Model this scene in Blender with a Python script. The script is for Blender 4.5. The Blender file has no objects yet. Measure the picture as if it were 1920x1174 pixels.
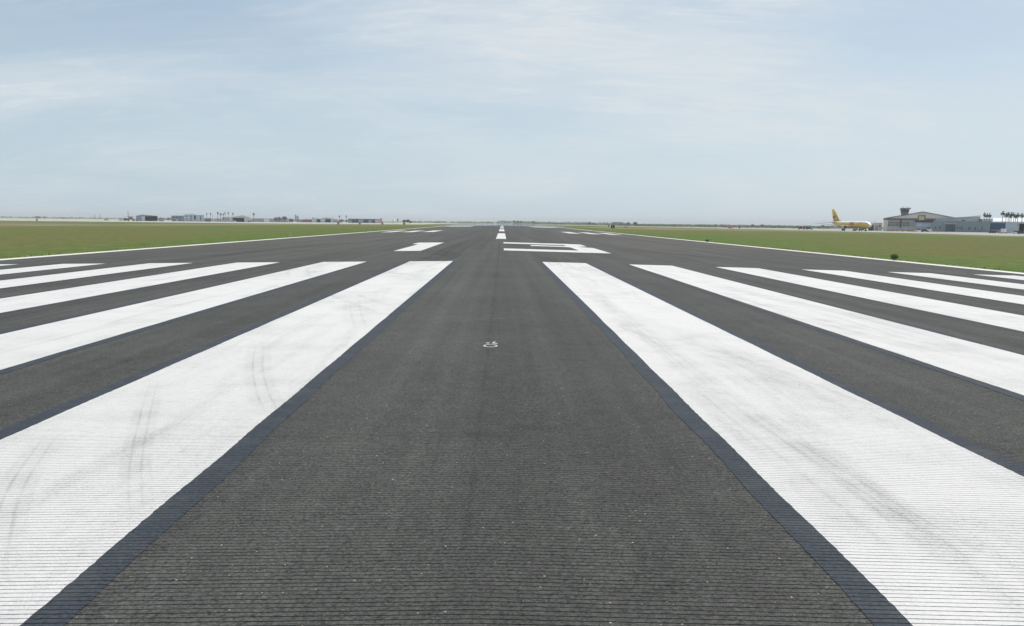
import bpy, math, random
from mathutils import Vector, Matrix
random.seed(7)
R = math.radians
SC = bpy.context.scene
COL = SC.collection

# ------------------------------------------------------------------ camera
F = 1550.0                       # focal length in pixels of a 1920 wide picture
CAM = Vector((0.103, 0.0, 1.547))
YAW, PIT, ROL = 0.0128, 0.10976, 0.01147
fw = Vector((math.sin(YAW) * math.cos(PIT), math.cos(YAW) * math.cos(PIT), -math.sin(PIT)))
rt0 = Vector((math.cos(YAW), -math.sin(YAW), 0.0))
up0 = rt0.cross(fw)
rt = rt0 * math.cos(ROL) + up0 * math.sin(ROL)
up = up0 * math.cos(ROL) - rt0 * math.sin(ROL)
cd = bpy.data.cameras.new('camera')
cd.sensor_width = 36.0
cd.lens = 36.0 * F / 1920.0
cd.clip_start = 0.1
cd.clip_end = 60000.0
cam = bpy.data.objects.new('camera', cd)
m = Matrix((rt, up, -fw)).transposed().to_4x4()
m.translation = CAM
cam.matrix_world = m
COL.objects.link(cam)
SC.camera = cam

# ------------------------------------------------------------------ sky, sun, exposure
SUN_EL, SUN_AZ = 62.0, 42.0      # azimuth: degrees to the right of the runway heading
w = bpy.data.worlds.new('World')
SC.world = w
w.use_nodes = True
nt = w.node_tree
for n in list(nt.nodes):
    nt.nodes.remove(n)


class N:
    """small helper for node graphs"""
    def __init__(s, tree):
        s.t = tree

    def node(s, kind, **kw):
        n = s.t.nodes.new(kind)
        for k, v in kw.items():
            setattr(n, k, v)
        return n

    def inp(s, n, i, v):
        if v is None:
            return
        sock = n.inputs[i]
        if isinstance(v, bpy.types.NodeSocket):
            s.t.links.new(v, sock)
        else:
            sock.default_value = v

    def math(s, op, a, b=None, c=None, clamp=False):
        n = s.node('ShaderNodeMath', operation=op, use_clamp=clamp)
        s.inp(n, 0, a); s.inp(n, 1, b)
        if c is not None:
            s.inp(n, 2, c)
        return n.outputs[0]

    def vmath(s, op, a, b=None):
        n = s.node('ShaderNodeVectorMath', operation=op)
        s.inp(n, 0, a)
        if b is not None:
            s.inp(n, 1, b)
        return n.outputs[0]

    def noise(s, vec, scale, detail=4.0, rough=0.5, dist=0.0, dims='3D'):
        n = s.node('ShaderNodeTexNoise', noise_dimensions=dims)
        s.inp(n, 'Vector', vec); s.inp(n, 'Scale', scale); s.inp(n, 'Detail', detail)
        s.inp(n, 'Roughness', rough); s.inp(n, 'Distortion', dist)
        return n.outputs['Fac'] if 'Fac' in n.outputs else n.outputs[0]

    def ramp(s, v, a, b, lo=0.0, hi=1.0, smooth=True):
        n = s.node('ShaderNodeMapRange', interpolation_type='SMOOTHSTEP' if smooth else 'LINEAR')
        s.inp(n, 0, v); s.inp(n, 1, a); s.inp(n, 2, b); s.inp(n, 3, lo); s.inp(n, 4, hi)
        return n.outputs[0]

    def mix(s, f, a, b, blend='MIX'):
        n = s.node('ShaderNodeMix', data_type='RGBA', blend_type=blend)
        s.inp(n, 0, f); s.inp(n, 6, a if not isinstance(a, tuple) else (*a[:3], 1)); s.inp(n, 7, b if not isinstance(b, tuple) else (*b[:3], 1))
        return n.outputs[2]

    def mapping(s, vec, scale=(1, 1, 1), rot=(0, 0, 0), loc=(0, 0, 0)):
        n = s.node('ShaderNodeMapping')
        s.inp(n, 'Vector', vec)
        n.inputs['Scale'].default_value = scale
        n.inputs['Rotation'].default_value = rot
        n.inputs['Location'].default_value = loc
        return n.outputs[0]


g = N(nt)
sky = g.node('ShaderNodeTexSky', sky_type='NISHITA')
sky.sun_disc = False
sky.sun_elevation = R(SUN_EL)
sky.sun_rotation = R(SUN_AZ)
sky.altitude = 0
sky.air_density = 1.0
sky.dust_density = 1.2
sky.ozone_density = 1.6
tc = g.node('ShaderNodeTexCoord')
gen = tc.outputs['Generated']
sep = g.node('ShaderNodeSeparateXYZ')
nt.links.new(gen, sep.inputs[0])
zz = g.math('MAXIMUM', sep.outputs[2], 0.0)
den = g.math('ADD', zz, 0.22)
px_ = g.math('DIVIDE', sep.outputs[0], den)
py_ = g.math('DIVIDE', sep.outputs[1], den)
cmb = g.node('ShaderNodeCombineXYZ')
nt.links.new(px_, cmb.inputs[0]); nt.links.new(py_, cmb.inputs[1])
flat = cmb.outputs[0]
# thin cirrus veils: broad sheets, combed wisps and fine fibres
def blob(cx, cy, rx, ry, rot=0.0):
    d = g.vmath('SUBTRACT', flat, (cx, cy, 0.0))
    mp = g.mapping(d, (1.0 / rx, 1.0 / ry, 1), (0, 0, rot))
    ln = g.node('ShaderNodeVectorMath', operation='LENGTH')
    g.inp(ln, 0, mp)
    return g.ramp(ln.outputs['Value'], 0.0, 1.0, 1.0, 0.0)


broad = g.noise(g.mapping(flat, (1.0, 1.3, 1), (0, 0, 0.5), (3.1, 7.4, 0)), 1.0, 7, 0.60, 0.6)
wisp = g.noise(g.mapping(flat, (1.2, 3.4, 1), (0, 0, 0.42), (1.7, 2.2, 0)), 1.0, 9, 0.66, 1.2)
fib = g.noise(g.mapping(flat, (2.6, 9.0, 1), (0, 0, 0.50), (9.7, 4.2, 0)), 1.0, 9, 0.70, 1.8)
bias = g.math('ADD', g.math('MULTIPLY', blob(0.15, 2.15, 1.0, 0.75, 0.35), 0.34), g.math('MULTIPLY', blob(0.85, 2.70, 1.1, 0.65, 0.2), 0.26))
bias = g.math('ADD', bias, g.math('MULTIPLY', blob(-1.35, 2.45, 0.9, 0.28), 0.20))
bias = g.math('ADD', bias, g.math('MULTIPLY', blob(-0.5, 2.75, 0.9, 0.35), 0.10))
bias = g.math('SUBTRACT', bias, g.math('MULTIPLY', blob(-0.85, 2.1, 0.5, 0.35), 0.14))
bias = g.math('SUBTRACT', bias, g.math('MULTIPLY', blob(1.1, 2.15, 0.5, 0.3), 0.10))
c1 = g.ramp(g.math('ADD', broad, bias), 0.36, 0.84)
c2 = g.ramp(g.math('ADD', wisp, g.math('MULTIPLY', bias, 0.6)), 0.46, 0.84)
c3 = g.ramp(fib, 0.44, 0.72)
cl = g.math('ADD', g.math('MULTIPLY', c1, 0.60), g.math('MULTIPLY', c2, 0.34))
cl = g.math('ADD', cl, g.math('MULTIPLY', g.math('MULTIPLY', c3, g.math('ADD', c1, 0.30)), 0.36))
cl = g.math('MULTIPLY', cl, 0.95, clamp=True)
SKYCLOUD = (6.75, 7.3, 7.7)
veil = g.ramp(sep.outputs[2], 0.0, 0.34, 0.88, 0.36)          # hazy air low down
side = g.ramp(g.math('ARCTAN2', sep.outputs[0], sep.outputs[1]), -0.6, 0.6, 0.0, 1.0)
low = g.mix(side, (5.15, 6.35, 7.25), (6.15, 7.20, 7.90))     # brighter towards the sun
skc = g.mix(veil, sky.outputs[0], low)
skc = g.mix(cl, skc, SKYCLOUD)
bg = g.node('ShaderNodeBackground')
nt.links.new(skc, bg.inputs[0])
bg.inputs[1].default_value = 0.105
wo = g.node('ShaderNodeOutputWorld')
nt.links.new(bg.outputs[0], wo.inputs[0])

sl = bpy.data.lights.new('sun', 'SUN')
sl.energy = 3.6
sl.angle = R(0.53)
sl.color = (1.0, 0.955, 0.89)
so = bpy.data.objects.new('sun', sl)
sd = Vector((math.sin(R(SUN_AZ)) * math.cos(R(SUN_EL)), math.cos(R(SUN_AZ)) * math.cos(R(SUN_EL)), math.sin(R(SUN_EL))))
so.rotation_euler = sd.to_track_quat('Z', 'Y').to_euler()
so.location = (0, 0, 60)
COL.objects.link(so)

SC.view_settings.view_transform = 'Standard'
SC.view_settings.look = 'None'
SC.view_settings.gamma = 1.0
SC.view_settings.exposure = 0.0
SC.cycles.use_denoising = True
SC.cycles.max_bounces = 6
SC.cycles.volume_bounces = 0
SC.cycles.transparent_max_bounces = 12


# ------------------------------------------------------------------ measuring from the photograph
def ray(px, py):
    return (fw + rt * ((px - 960.0) / F) - up * ((py - 587.0) / F))


def P(px, py, D):
    d = ray(px, py)
    return CAM + d * (D / d.y)


def lerp_tab(tab, v):
    if v <= tab[0][0]:
        return tab[0][1]
    for (a, za), (b, zb) in zip(tab, tab[1:]):
        if v <= b:
            return za + (zb - za) * (v - a) / (b - a)
    return tab[-1][1]


CROWN = 0.0182
EDGE = 23.1
CROSS = [(0, 0), (EDGE, -CROWN * EDGE), (60, -1.25), (200, -2.0), (20000, -2.0)]


def zlong(y):
    return -0.0008 * min(max(y - 400.0, 0.0), 1200.0)


def zg(x, y):
    return lerp_tab(CROSS, abs(x)) + zlong(y)


# ------------------------------------------------------------------ mesh helper
class MB:
    def __init__(s):
        s.v = []; s.f = []; s.mi = []; s.cur = 0; s.sm = []

    def add(s, vs, fs, mi=None, smooth=False):
        o = len(s.v)
        s.v += [tuple(v) for v in vs]
        for f in fs:
            s.f.append(tuple(i + o for i in f)); s.mi.append(s.cur if mi is None else mi); s.sm.append(smooth)

    def box(s, x0, x1, y0, y1, z0, z1, mi=None):
        v = [(x0, y0, z0), (x1, y0, z0), (x1, y1, z0), (x0, y1, z0), (x0, y0, z1), (x1, y0, z1), (x1, y1, z1), (x0, y1, z1)]
        s.add(v, [(3, 2, 1, 0), (4, 5, 6, 7), (0, 1, 5, 4), (1, 2, 6, 5), (2, 3, 7, 6), (3, 0, 4, 7)], mi)

    def prism(s, prof, y0, y1, mi=None):
        """profile of (x, z) points extruded along y"""
        n = len(prof)
        v = [(x, y0, z) for x, z in prof] + [(x, y1, z) for x, z in prof]
        f = [tuple(range(n)), tuple(range(2 * n - 1, n - 1, -1))]
        f += [(i, n + i, n + (i + 1) % n, (i + 1) % n) for i in range(n)]
        s.add(v, f, mi)

    def prismx(s, prof, x0, x1, mi=None):
        """profile of (y, z) points extruded along x"""
        n = len(prof)
        v = [(x0, y, z) for y, z in prof] + [(x1, y, z) for y, z in prof]
        f = [tuple(range(n)), tuple(range(2 * n - 1, n - 1, -1))]
        f += [(i, n + i, n + (i + 1) % n, (i + 1) % n) for i in range(n)]
        s.add(v, f, mi)

    def tube(s, a, b, r0, r1=None, n=8, mi=None, cap=True):
        r1 = r0 if r1 is None else r1
        a = Vector(a); b = Vector(b)
        d = (b - a).normalized()
        u = d.orthogonal().normalized(); w_ = d.cross(u)
        v = []
        for c, r in ((a, r0), (b, r1)):
            for i in range(n):
                t = 2 * math.pi * i / n
                v.append(c + u * (r * math.cos(t)) + w_ * (r * math.sin(t)))
        f = [(i, (i + 1) % n, n + (i + 1) % n, n + i) for i in range(n)]
        if cap:
            f += [tuple(range(n - 1, -1, -1)), tuple(range(n, 2 * n))]
        s.add(v, f, mi, True)

    def lathe(s, rings, n=16, mi=None, axis='x', squash=1.0):
        """rings: (pos, radius, offset up) along the axis"""
        v = []
        for p, r, o in rings:
            for i in range(n):
                t = 2 * math.pi * i / n
                a, b = r * math.cos(t), r * math.sin(t) * squash + o
                v.append((p, a, b) if axis == 'x' else (a, b, p))
        f = []
        for k in range(len(rings) - 1):
            for i in range(n):
                j = (i + 1) % n
                f.append((k * n + i, (k + 1) * n + i, (k + 1) * n + j, k * n + j) if axis == 'x' else (k * n + i, k * n + j, (k + 1) * n + j, (k + 1) * n + i))
        f.append(tuple(range(n))); f.append(tuple(range(len(rings) * n - 1, (len(rings) - 1) * n - 1, -1)))
        s.add(v, f, mi, True)

    def build(s, name, mats, parent=None):
        me = bpy.data.meshes.new(name)
        me.from_pydata(s.v, [], s.f)
        if not isinstance(mats, (list, tuple)):
            mats = [mats]
        for mm in mats:
            me.materials.append(mm)
        me.polygons.foreach_set('material_index', s.mi)
        me.polygons.foreach_set('use_smooth', s.sm)
        me.update()
        o = bpy.data.objects.new(name, me)
        COL.objects.link(o)
        if parent is not None:
            o.parent = parent
        return o


def tag(o, label=None, cat=None, group=None, kind=None):
    if label: o['label'] = label
    if cat: o['category'] = cat
    if group: o['group'] = group
    if kind: o['kind'] = kind
    return o


def empty(name, loc, rz=0.0):
    o = bpy.data.objects.new(name, None)
    COL.objects.link(o)
    o.location = loc
    o.rotation_euler = (0, 0, rz)
    o.empty_display_size = 0.5
    return o


def kids(o):
    return [c for c in bpy.data.objects if c.parent == o]


def copy_tree(o, parent=None):
    c = o.copy()
    COL.objects.link(c)
    c.parent = parent
    for ch in kids(o):
        copy_tree(ch, c)
    return c


# ------------------------------------------------------------------ materials
def newmat(name):
    mt = bpy.data.materials.new(name)
    mt.use_nodes = True
    t = mt.node_tree
    b = t.nodes['Principled BSDF']
    return mt, N(t), b


def plain(name, col, rough=0.7, var=0.12, scale=0.6, metal=0.0, spec=0.3, stretch=(1, 1, 1)):
    """painted or weathered surface: base colour broken up by two sizes of grime"""
    mt, g, b = newmat(name)
    co = g.node('ShaderNodeTexCoord').outputs['Object']
    n1 = g.noise(g.mapping(co, stretch), scale, 5, 0.6)
    n2 = g.noise(co, scale * 9, 3, 0.6)
    f = g.math('ADD', g.math('MULTIPLY', n1, 0.7), g.math('MULTIPLY', n2, 0.3))
    dark = tuple(c * (1 - var * 1.6) for c in col)
    lite = tuple(min(c * (1 + var), 0.95) for c in col)
    c = g.mix(g.ramp(f, 0.3, 0.7), dark, lite)
    g.inp(b, 'Base Color', c)
    b.inputs['Roughness'].default_value = rough
    b.inputs['Metallic'].default_value = metal
    b.inputs['Specular IOR Level'].default_value = spec
    return mt


def ribbed(name, col, pitch=0.4, rough=0.55, axis=0, var=0.12):
    """profiled metal sheet"""
    mt = plain(name, col, rough, var)
    g = N(mt.node_tree); b = mt.node_tree.nodes['Principled BSDF']
    co = g.node('ShaderNodeTexCoord').outputs['Object']
    sp = g.node('ShaderNodeSeparateXYZ'); g.inp(sp, 0, co)
    s_ = g.math('SINE', g.math('MULTIPLY', sp.outputs[axis], 2 * math.pi / pitch))
    bp = g.node('ShaderNodeBump'); bp.inputs['Strength'].default_value = 0.5; bp.inputs['Distance'].default_value = 0.05
    g.inp(bp, 'Height', s_); g.inp(b, 'Normal', bp.outputs[0])
    return mt


def aggregate(g, co, b, base, lite, speck, strength=0.6, dist=0.004, tint=None, sparse=0.93):
    """asphalt: stones of a few millimetres, blotches, long streaks; returns the colour"""
    sp = g.node('ShaderNodeSeparateXYZ'); g.inp(sp, 0, co)
    v = g.node('ShaderNodeTexVoronoi'); g.inp(v, 'Vector', co); v.inputs['Scale'].default_value = 95.0
    vs = g.node('ShaderNodeSeparateXYZ'); g.inp(vs, 0, v.outputs['Color'])
    stone = vs.outputs[0]
    f = g.math('ADD', g.math('MULTIPLY', stone, 0.45), g.math('MULTIPLY', g.ramp(g.noise(co, 48, 4, 0.8), 0.28, 0.72), 0.55))
    c = g.mix(g.ramp(f, 0.05, 0.95, smooth=False), base, lite)
    # rare pale pebbles
    v2 = g.node('ShaderNodeTexVoronoi'); g.inp(v2, 'Vector', co); v2.inputs['Scale'].default_value = 46.0
    s2 = g.node('ShaderNodeSeparateXYZ'); g.inp(s2, 0, v2.outputs['Color'])
    patch = g.noise(co, 1.3, 3, 0.6)
    thr = g.math('SUBTRACT', sparse + 0.075, g.math('MULTIPLY', patch, 0.075))
    pick = g.math('GREATER_THAN', s2.outputs[0], thr)
    size = g.math('LESS_THAN', v2.outputs['Distance'], g.math('MULTIPLY', s2.outputs[1], 0.25))
    peb = g.math('MULTIPLY', pick, size)
    pc = g.mix(s2.outputs[2], speck, tuple(x * y for x, y in zip(speck, (1.0, 0.93, 0.78))))
    c = g.mix(g.math('MULTIPLY', peb, 0.85), c, pc)
    bp = g.node('ShaderNodeBump'); bp.inputs['Strength'].default_value = strength; bp.inputs['Distance'].default_value = dist
    h = g.math('ADD', g.math('MULTIPLY', v.outputs['Distance'], -1.0), g.noise(co, 160, 3, 0.7))
    g.inp(bp, 'Height', h); g.inp(b, 'Normal', bp.outputs[0])
    return c


def asphalt_mat():
    mt, g, b = newmat('asphalt')
    co = g.node('ShaderNodeTexCoord').outputs['Object']
    c = aggregate(g, co, b, (0.022, 0.0225, 0.021), (0.122, 0.122, 0.112), (0.52, 0.49, 0.40), sparse=0.895)
    streak = g.noise(g.mapping(co, (0.85, 0.022, 1)), 1.0, 5, 0.6, 0.2)
    lanes = g.noise(g.mapping(co, (2.6, 0.010, 1), (0, 0, 0.004)), 1.0, 4, 0.6)
    blot = g.noise(g.mapping(co, (0.35, 0.35, 1)), 1.0, 5, 0.6)
    mott = g.noise(co, 4.0, 5, 0.65)
    k = g.math('ADD', g.ramp(streak, 0.3, 0.72, -0.14, 0.14), g.ramp(lanes, 0.35, 0.70, -0.10, 0.10))
    k = g.math('ADD', k, g.ramp(blot, 0.3, 0.7, -0.09, 0.09))
    k = g.math('ADD', k, g.ramp(mott, 0.3, 0.7, -0.08, 0.08))
    k = g.math('ADD', k, 1.0)
    cc = g.node('ShaderNodeCombineXYZ')
    for i in range(3):
        g.inp(cc, i, k)
    c = g.mix(1.0, c, cc.outputs[0], 'MULTIPLY')
    # lane joint on the crown
    sj = g.node('ShaderNodeSeparateXYZ'); g.inp(sj, 0, co)
    wj = g.math('MULTIPLY', g.math('SUBTRACT', g.noise(g.mapping(co, (1, 1.2, 1)), 1.0, 4, 0.6), 0.5), 0.05)
    jx = g.math('ABSOLUTE', g.math('ADD', g.math('ADD', sj.outputs[0], 0.06), wj))
    jt = g.math('MULTIPLY', g.ramp(jx, 0.008, 0.030, 1.0, 0.0), g.ramp(g.noise(co, 1.6, 4, 0.7), 0.40, 0.62, 0.05, 0.34))
    c = g.mix(jt, c, (0.022, 0.022, 0.023))
    j2 = g.math('ABSOLUTE', g.math('SUBTRACT', g.math('ABSOLUTE', g.math('ADD', sj.outputs[0], wj)), 7.62))
    c = g.mix(g.math('MULTIPLY', g.ramp(j2, 0.010, 0.040, 1.0, 0.0), 0.3), c, (0.022, 0.022, 0.023))
    # middle lane is younger and cooler, the outer lanes are browner and paler
    sp = g.node('ShaderNodeSeparateXYZ'); g.inp(sp, 0, co)
    ax = g.math('ABSOLUTE', sp.outputs[0])
    wob = g.math('MULTIPLY', g.math('SUBTRACT', g.noise(g.mapping(co, (0.3, 0.02, 1)), 1.0, 3), 0.5), 5.0)
    outer = g.ramp(g.math('ADD', ax, wob), 3.0, 13.0)
    far = g.ramp(sp.outputs[1], 28.0, 70.0)
    c = g.mix(g.math('MULTIPLY', outer, far), c, g.mix(1.0, c, (1.20, 1.16, 1.10), 'MULTIPLY'))
    g.inp(b, 'Base Color', c)
    b.inputs['Roughness'].default_value = 0.85
    b.inputs['Specular IOR Level'].default_value = 0.16
    return mt


def paint_mat(name='runway_paint', col=(0.665, 0.652, 0.628), dirty=(0.375, 0.375, 0.365), wear=1.0):
    mt, g, b = newmat(name)
    co = g.node('ShaderNodeTexCoord').outputs['Object']
    v = g.node('ShaderNodeTexVoronoi'); g.inp(v, 'Vector', co); v.inputs['Scale'].default_value = 95.0
    vs = g.node('ShaderNodeSeparateXYZ'); g.inp(vs, 0, v.outputs['Color'])
    fine = g.ramp(vs.outputs[0], 0.0, 1.0, 0.0, 0.26, False)
    blot = g.ramp(g.noise(co, 1.1, 6, 0.62), 0.42, 0.78, 0.0, 0.42 * wear)
    smear = g.ramp(g.noise(g.mapping(co, (2.4, 0.20, 1), (0, 0, 0.10)), 1.0, 7, 0.66, 0.6), 0.45, 0.78, 0.0, 0.66 * wear)
    grain = g.math('MULTIPLY', g.math('MULTIPLY', g.ramp(g.noise(co, 46, 4, 0.7), 0.50, 0.72), g.math('ADD', blot, smear)), 1.7)
    f = g.math('ADD', g.math('ADD', fine, g.math('MULTIPLY', blot, 0.5)), g.math('MULTIPLY', smear, 0.45))
    f = g.math('ADD', f, grain, clamp=True)
    c = g.mix(f, col, dirty)
    # chips down to the black surface
    chip = g.math('MULTIPLY', g.ramp(g.noise(co, 70, 3, 0.6), 0.69, 0.73), g.ramp(g.noise(co, 0.9, 3, 0.6), 0.40, 0.62, 0.10, 0.9))
    c = g.mix(g.math('MULTIPLY', chip, wear), c, (0.09, 0.09, 0.09))
    g.inp(b, 'Base Color', c)
    b.inputs['Roughness'].default_value = 0.75
    b.inputs['Specular IOR Level'].default_value = 0.2
    bp = g.node('ShaderNodeBump'); bp.inputs['Strength'].default_value = 0.45; bp.inputs['Distance'].default_value = 0.003
    g.inp(bp, 'Height', g.math('ADD', g.math('MULTIPLY', v.outputs['Distance'], -1.0), g.noise(co, 160, 3, 0.7)))
    g.inp(b, 'Normal', bp.outputs[0])
    return mt


def black_paint_mat():
    mt, g, b = newmat('black_border_paint')
    co = g.node('ShaderNodeTexCoord').outputs['Object']
    c = aggregate(g, co, b, (0.020, 0.026, 0.034), (0.061, 0.073, 0.089), (0.30, 0.30, 0.28), 0.45, 0.003, sparse=0.985)
    wearn = g.ramp(g.noise(co, 3.0, 6, 0.7), 0.42, 0.74, 0.0, 0.60)
    c = g.mix(wearn, c, (0.080, 0.084, 0.088))
    g.inp(b, 'Base Color', c)
    b.inputs['Roughness'].default_value = 0.8
    b.inputs['Specular IOR Level'].default_value = 0.2
    return mt


def groove_mat(name='groove_shade', a=(0.022, 0.022, 0.020), c_=(0.062, 0.060, 0.054)):
    """saw cut: groove shade put in as dark colour, here and there filled with dust or paint"""
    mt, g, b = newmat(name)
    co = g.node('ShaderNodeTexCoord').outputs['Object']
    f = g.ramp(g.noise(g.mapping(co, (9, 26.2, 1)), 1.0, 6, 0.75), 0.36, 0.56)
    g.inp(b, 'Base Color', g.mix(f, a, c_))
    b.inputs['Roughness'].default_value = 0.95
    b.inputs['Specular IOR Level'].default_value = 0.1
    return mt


def grass_mat():
    mt, g, b = newmat('airfield_grass')
    co = g.node('ShaderNodeTexCoord').outputs['Object']
    sp = g.node('ShaderNodeSeparateXYZ'); g.inp(sp, 0, co)
    ax = g.math('ABSOLUTE', sp.outputs[0])
    big = g.noise(g.mapping(co, (0.0045, 0.0080, 1), (0, 0, 0.2)), 1.0, 6, 0.6, 0.8)
    mid = g.noise(g.mapping(co, (0.05, 0.035, 1)), 1.0, 6, 0.62, 0.4)
    fin = g.noise(g.mapping(co, (1.1, 0.7, 1)), 1.0, 6, 0.7)
    vfin = g.noise(g.mapping(co, (6.0, 3.0, 1)), 1.0, 4, 0.7)
    # mown strip by the pavement stays greener
    strip = g.ramp(g.math('ADD', ax, g.math('MULTIPLY', mid, 14.0)), 28.0, 52.0)
    dry = g.math('ADD', g.math('MULTIPLY', big, 0.55), g.math('MULTIPLY', mid, 0.45))
    dry = g.math('MULTIPLY', g.ramp(dry, 0.40, 0.60), g.math('ADD', g.math('MULTIPLY', strip, 0.75), 0.25))
    green = g.mix(g.ramp(fin, 0.3, 0.7), (0.064, 0.109, 0.023), (0.126, 0.180, 0.047))
    brown = g.mix(g.ramp(fin, 0.3, 0.7), (0.096, 0.097, 0.032), (0.172, 0.162, 0.061))
    c = g.mix(dry, green, brown)
    bx = g.math('ADD', ax, g.math('MULTIPLY', g.math('SUBTRACT', mid, 0.5), 60.0))
    zone = g.math('MULTIPLY', g.ramp(bx, 36, 62), g.ramp(bx, 120, 165, 1.0, 0.0))
    zone = g.math('MULTIPLY', zone, g.ramp(sp.outputs[1], 40, 90))
    zone = g.math('MULTIPLY', zone, g.ramp(sp.outputs[1], 230, 300, 1.0, 0.0))
    c = g.mix(g.math('MULTIPLY', zone, g.ramp(mid, 0.30, 0.62, 0.15, 0.75)), c, brown)
    wv = g.math('MULTIPLY', g.math('SUBTRACT', g.noise(g.mapping(co, (0.012, 0.012, 1)), 1.0, 5, 0.6), 0.5), 150.0)
    qa = g.math('ADD', g.math('ADD', g.math('MULTIPLY', sp.outputs[0], -1.0), g.math('MULTIPLY', sp.outputs[1], 0.41)), wv)
    qb = g.math('ADD', g.math('SUBTRACT', sp.outputs[1], g.math('MULTIPLY', sp.outputs[0], 0.57)), g.math('MULTIPLY', wv, 1.2))
    la = g.math('MULTIPLY', g.math('MULTIPLY', g.ramp(qa, 275, 315), g.ramp(qa, 375, 425, 1.0, 0.0)), g.math('LESS_THAN', sp.outputs[0], -60.0))
    lb = g.math('MULTIPLY', g.math('MULTIPLY', g.ramp(qb, 330, 380), g.ramp(qb, 500, 560, 1.0, 0.0)), g.math('GREATER_THAN', sp.outputs[0], 45.0))
    straw = g.math('MULTIPLY', g.math('ADD', la, lb), g.ramp(mid, 0.30, 0.60, 0.35, 0.9))
    c = g.mix(straw, c, g.mix(g.ramp(mid, 0.4, 0.6), (0.190, 0.178, 0.092), (0.255, 0.220, 0.140)))
    # bands of straw further out
    band = g.ramp(g.noise(g.mapping(co, (0.0035, 0.013, 1), (0, 0, 0.25), (3, 1, 0)), 1.0, 5, 0.55, 0.5), 0.55, 0.66)
    c = g.mix(g.math('MULTIPLY', band, g.ramp(sp.outputs[1], 180, 330, 0.0, 0.8)), c, (0.235, 0.205, 0.115))
    c = g.mix(g.ramp(vfin, 0.45, 0.75, 0.0, 0.45), c, (0.070, 0.085, 0.022))
    # dry verge next to the tarmac
    verge = g.math('MULTIPLY', g.ramp(ax, 23.1, 24.6, 1.0, 0.0), g.ramp(fin, 0.42, 0.62))
    c = g.mix(g.math('MULTIPLY', verge, 0.7), c, (0.24, 0.225, 0.11))
    # beyond the aerodrome: paler fields
    c = g.mix(g.ramp(sp.outputs[1], 860.0, 1050.0, 0.0, 0.75), c, g.mix(g.ramp(mid, 0.4, 0.6), (0.21, 0.24, 0.15), (0.29, 0.29, 0.20)))
    g.inp(b, 'Base Color', c)
    b.inputs['Roughness'].default_value = 0.95
    b.inputs['Specular IOR Level'].default_value = 0.05
    bp = g.node('ShaderNodeBump'); bp.inputs['Strength'].default_value = 0.8; bp.inputs['Distance'].default_value = 0.12
    g.inp(bp, 'Height', fin); g.inp(b, 'Normal', bp.outputs[0])
    return mt


def foliage_mat(name, a, b_, tr=0.15):
    mt, g, b = newmat(name)
    co = g.node('ShaderNodeTexCoord').outputs['Object']
    gi = g.node('ShaderNodeNewGeometry')
    c = g.mix(g.ramp(g.noise(co, 0.9, 4, 0.7), 0.35, 0.65), a, b_)
    c = g.mix(g.math('MULTIPLY', gi.outputs['Random Per Island'], 0.55), c, tuple(min(1, x * 1.7) for x in b_))
    g.inp(b, 'Base Color', c)
    b.inputs['Roughness'].default_value = 0.7
    b.inputs['Specular IOR Level'].default_value = 0.2
    return mt


def mirage_mat():
    """hot air over the far tarmac: mirror-like at a glance, broken at its near rim"""
    mt, g, b = newmat('heat_mirage')
    t = mt.node_tree
    co = g.node('ShaderNodeTexCoord').outputs['Object']
    sp = g.node('ShaderNodeSeparateXYZ'); g.inp(sp, 0, co)
    n = g.noise(g.mapping(co, (0.10, 0.012, 1)), 1.0, 4, 0.6)
    f = g.math('ADD', sp.outputs[1], g.math('MULTIPLY', n, 150.0))
    a = g.ramp(f, 350.0, 500.0, 0.0, 0.94)
    ax = g.math('ABSOLUTE', sp.outputs[0])
    side = g.ramp(g.math('ADD', ax, g.math('MULTIPLY', n, 14.0)), 24.0, 40.0, 1.0, 0.0)
    a = g.math('MULTIPLY', a, side)
    gl = g.node('ShaderNodeBsdfGlossy'); gl.inputs['Color'].default_value = (0.93, 0.96, 0.98, 1); gl.inputs['Roughness'].default_value = 0.035
    tr = g.node('ShaderNodeBsdfTransparent')
    mx = g.node('ShaderNodeMixShader')
    g.inp(mx, 0, a); g.inp(mx, 1, tr.outputs[0]); g.inp(mx, 2, gl.outputs[0])
    t.links.new(mx.outputs[0], t.nodes['Material Output'].inputs['Surface'])
    return mt


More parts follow.
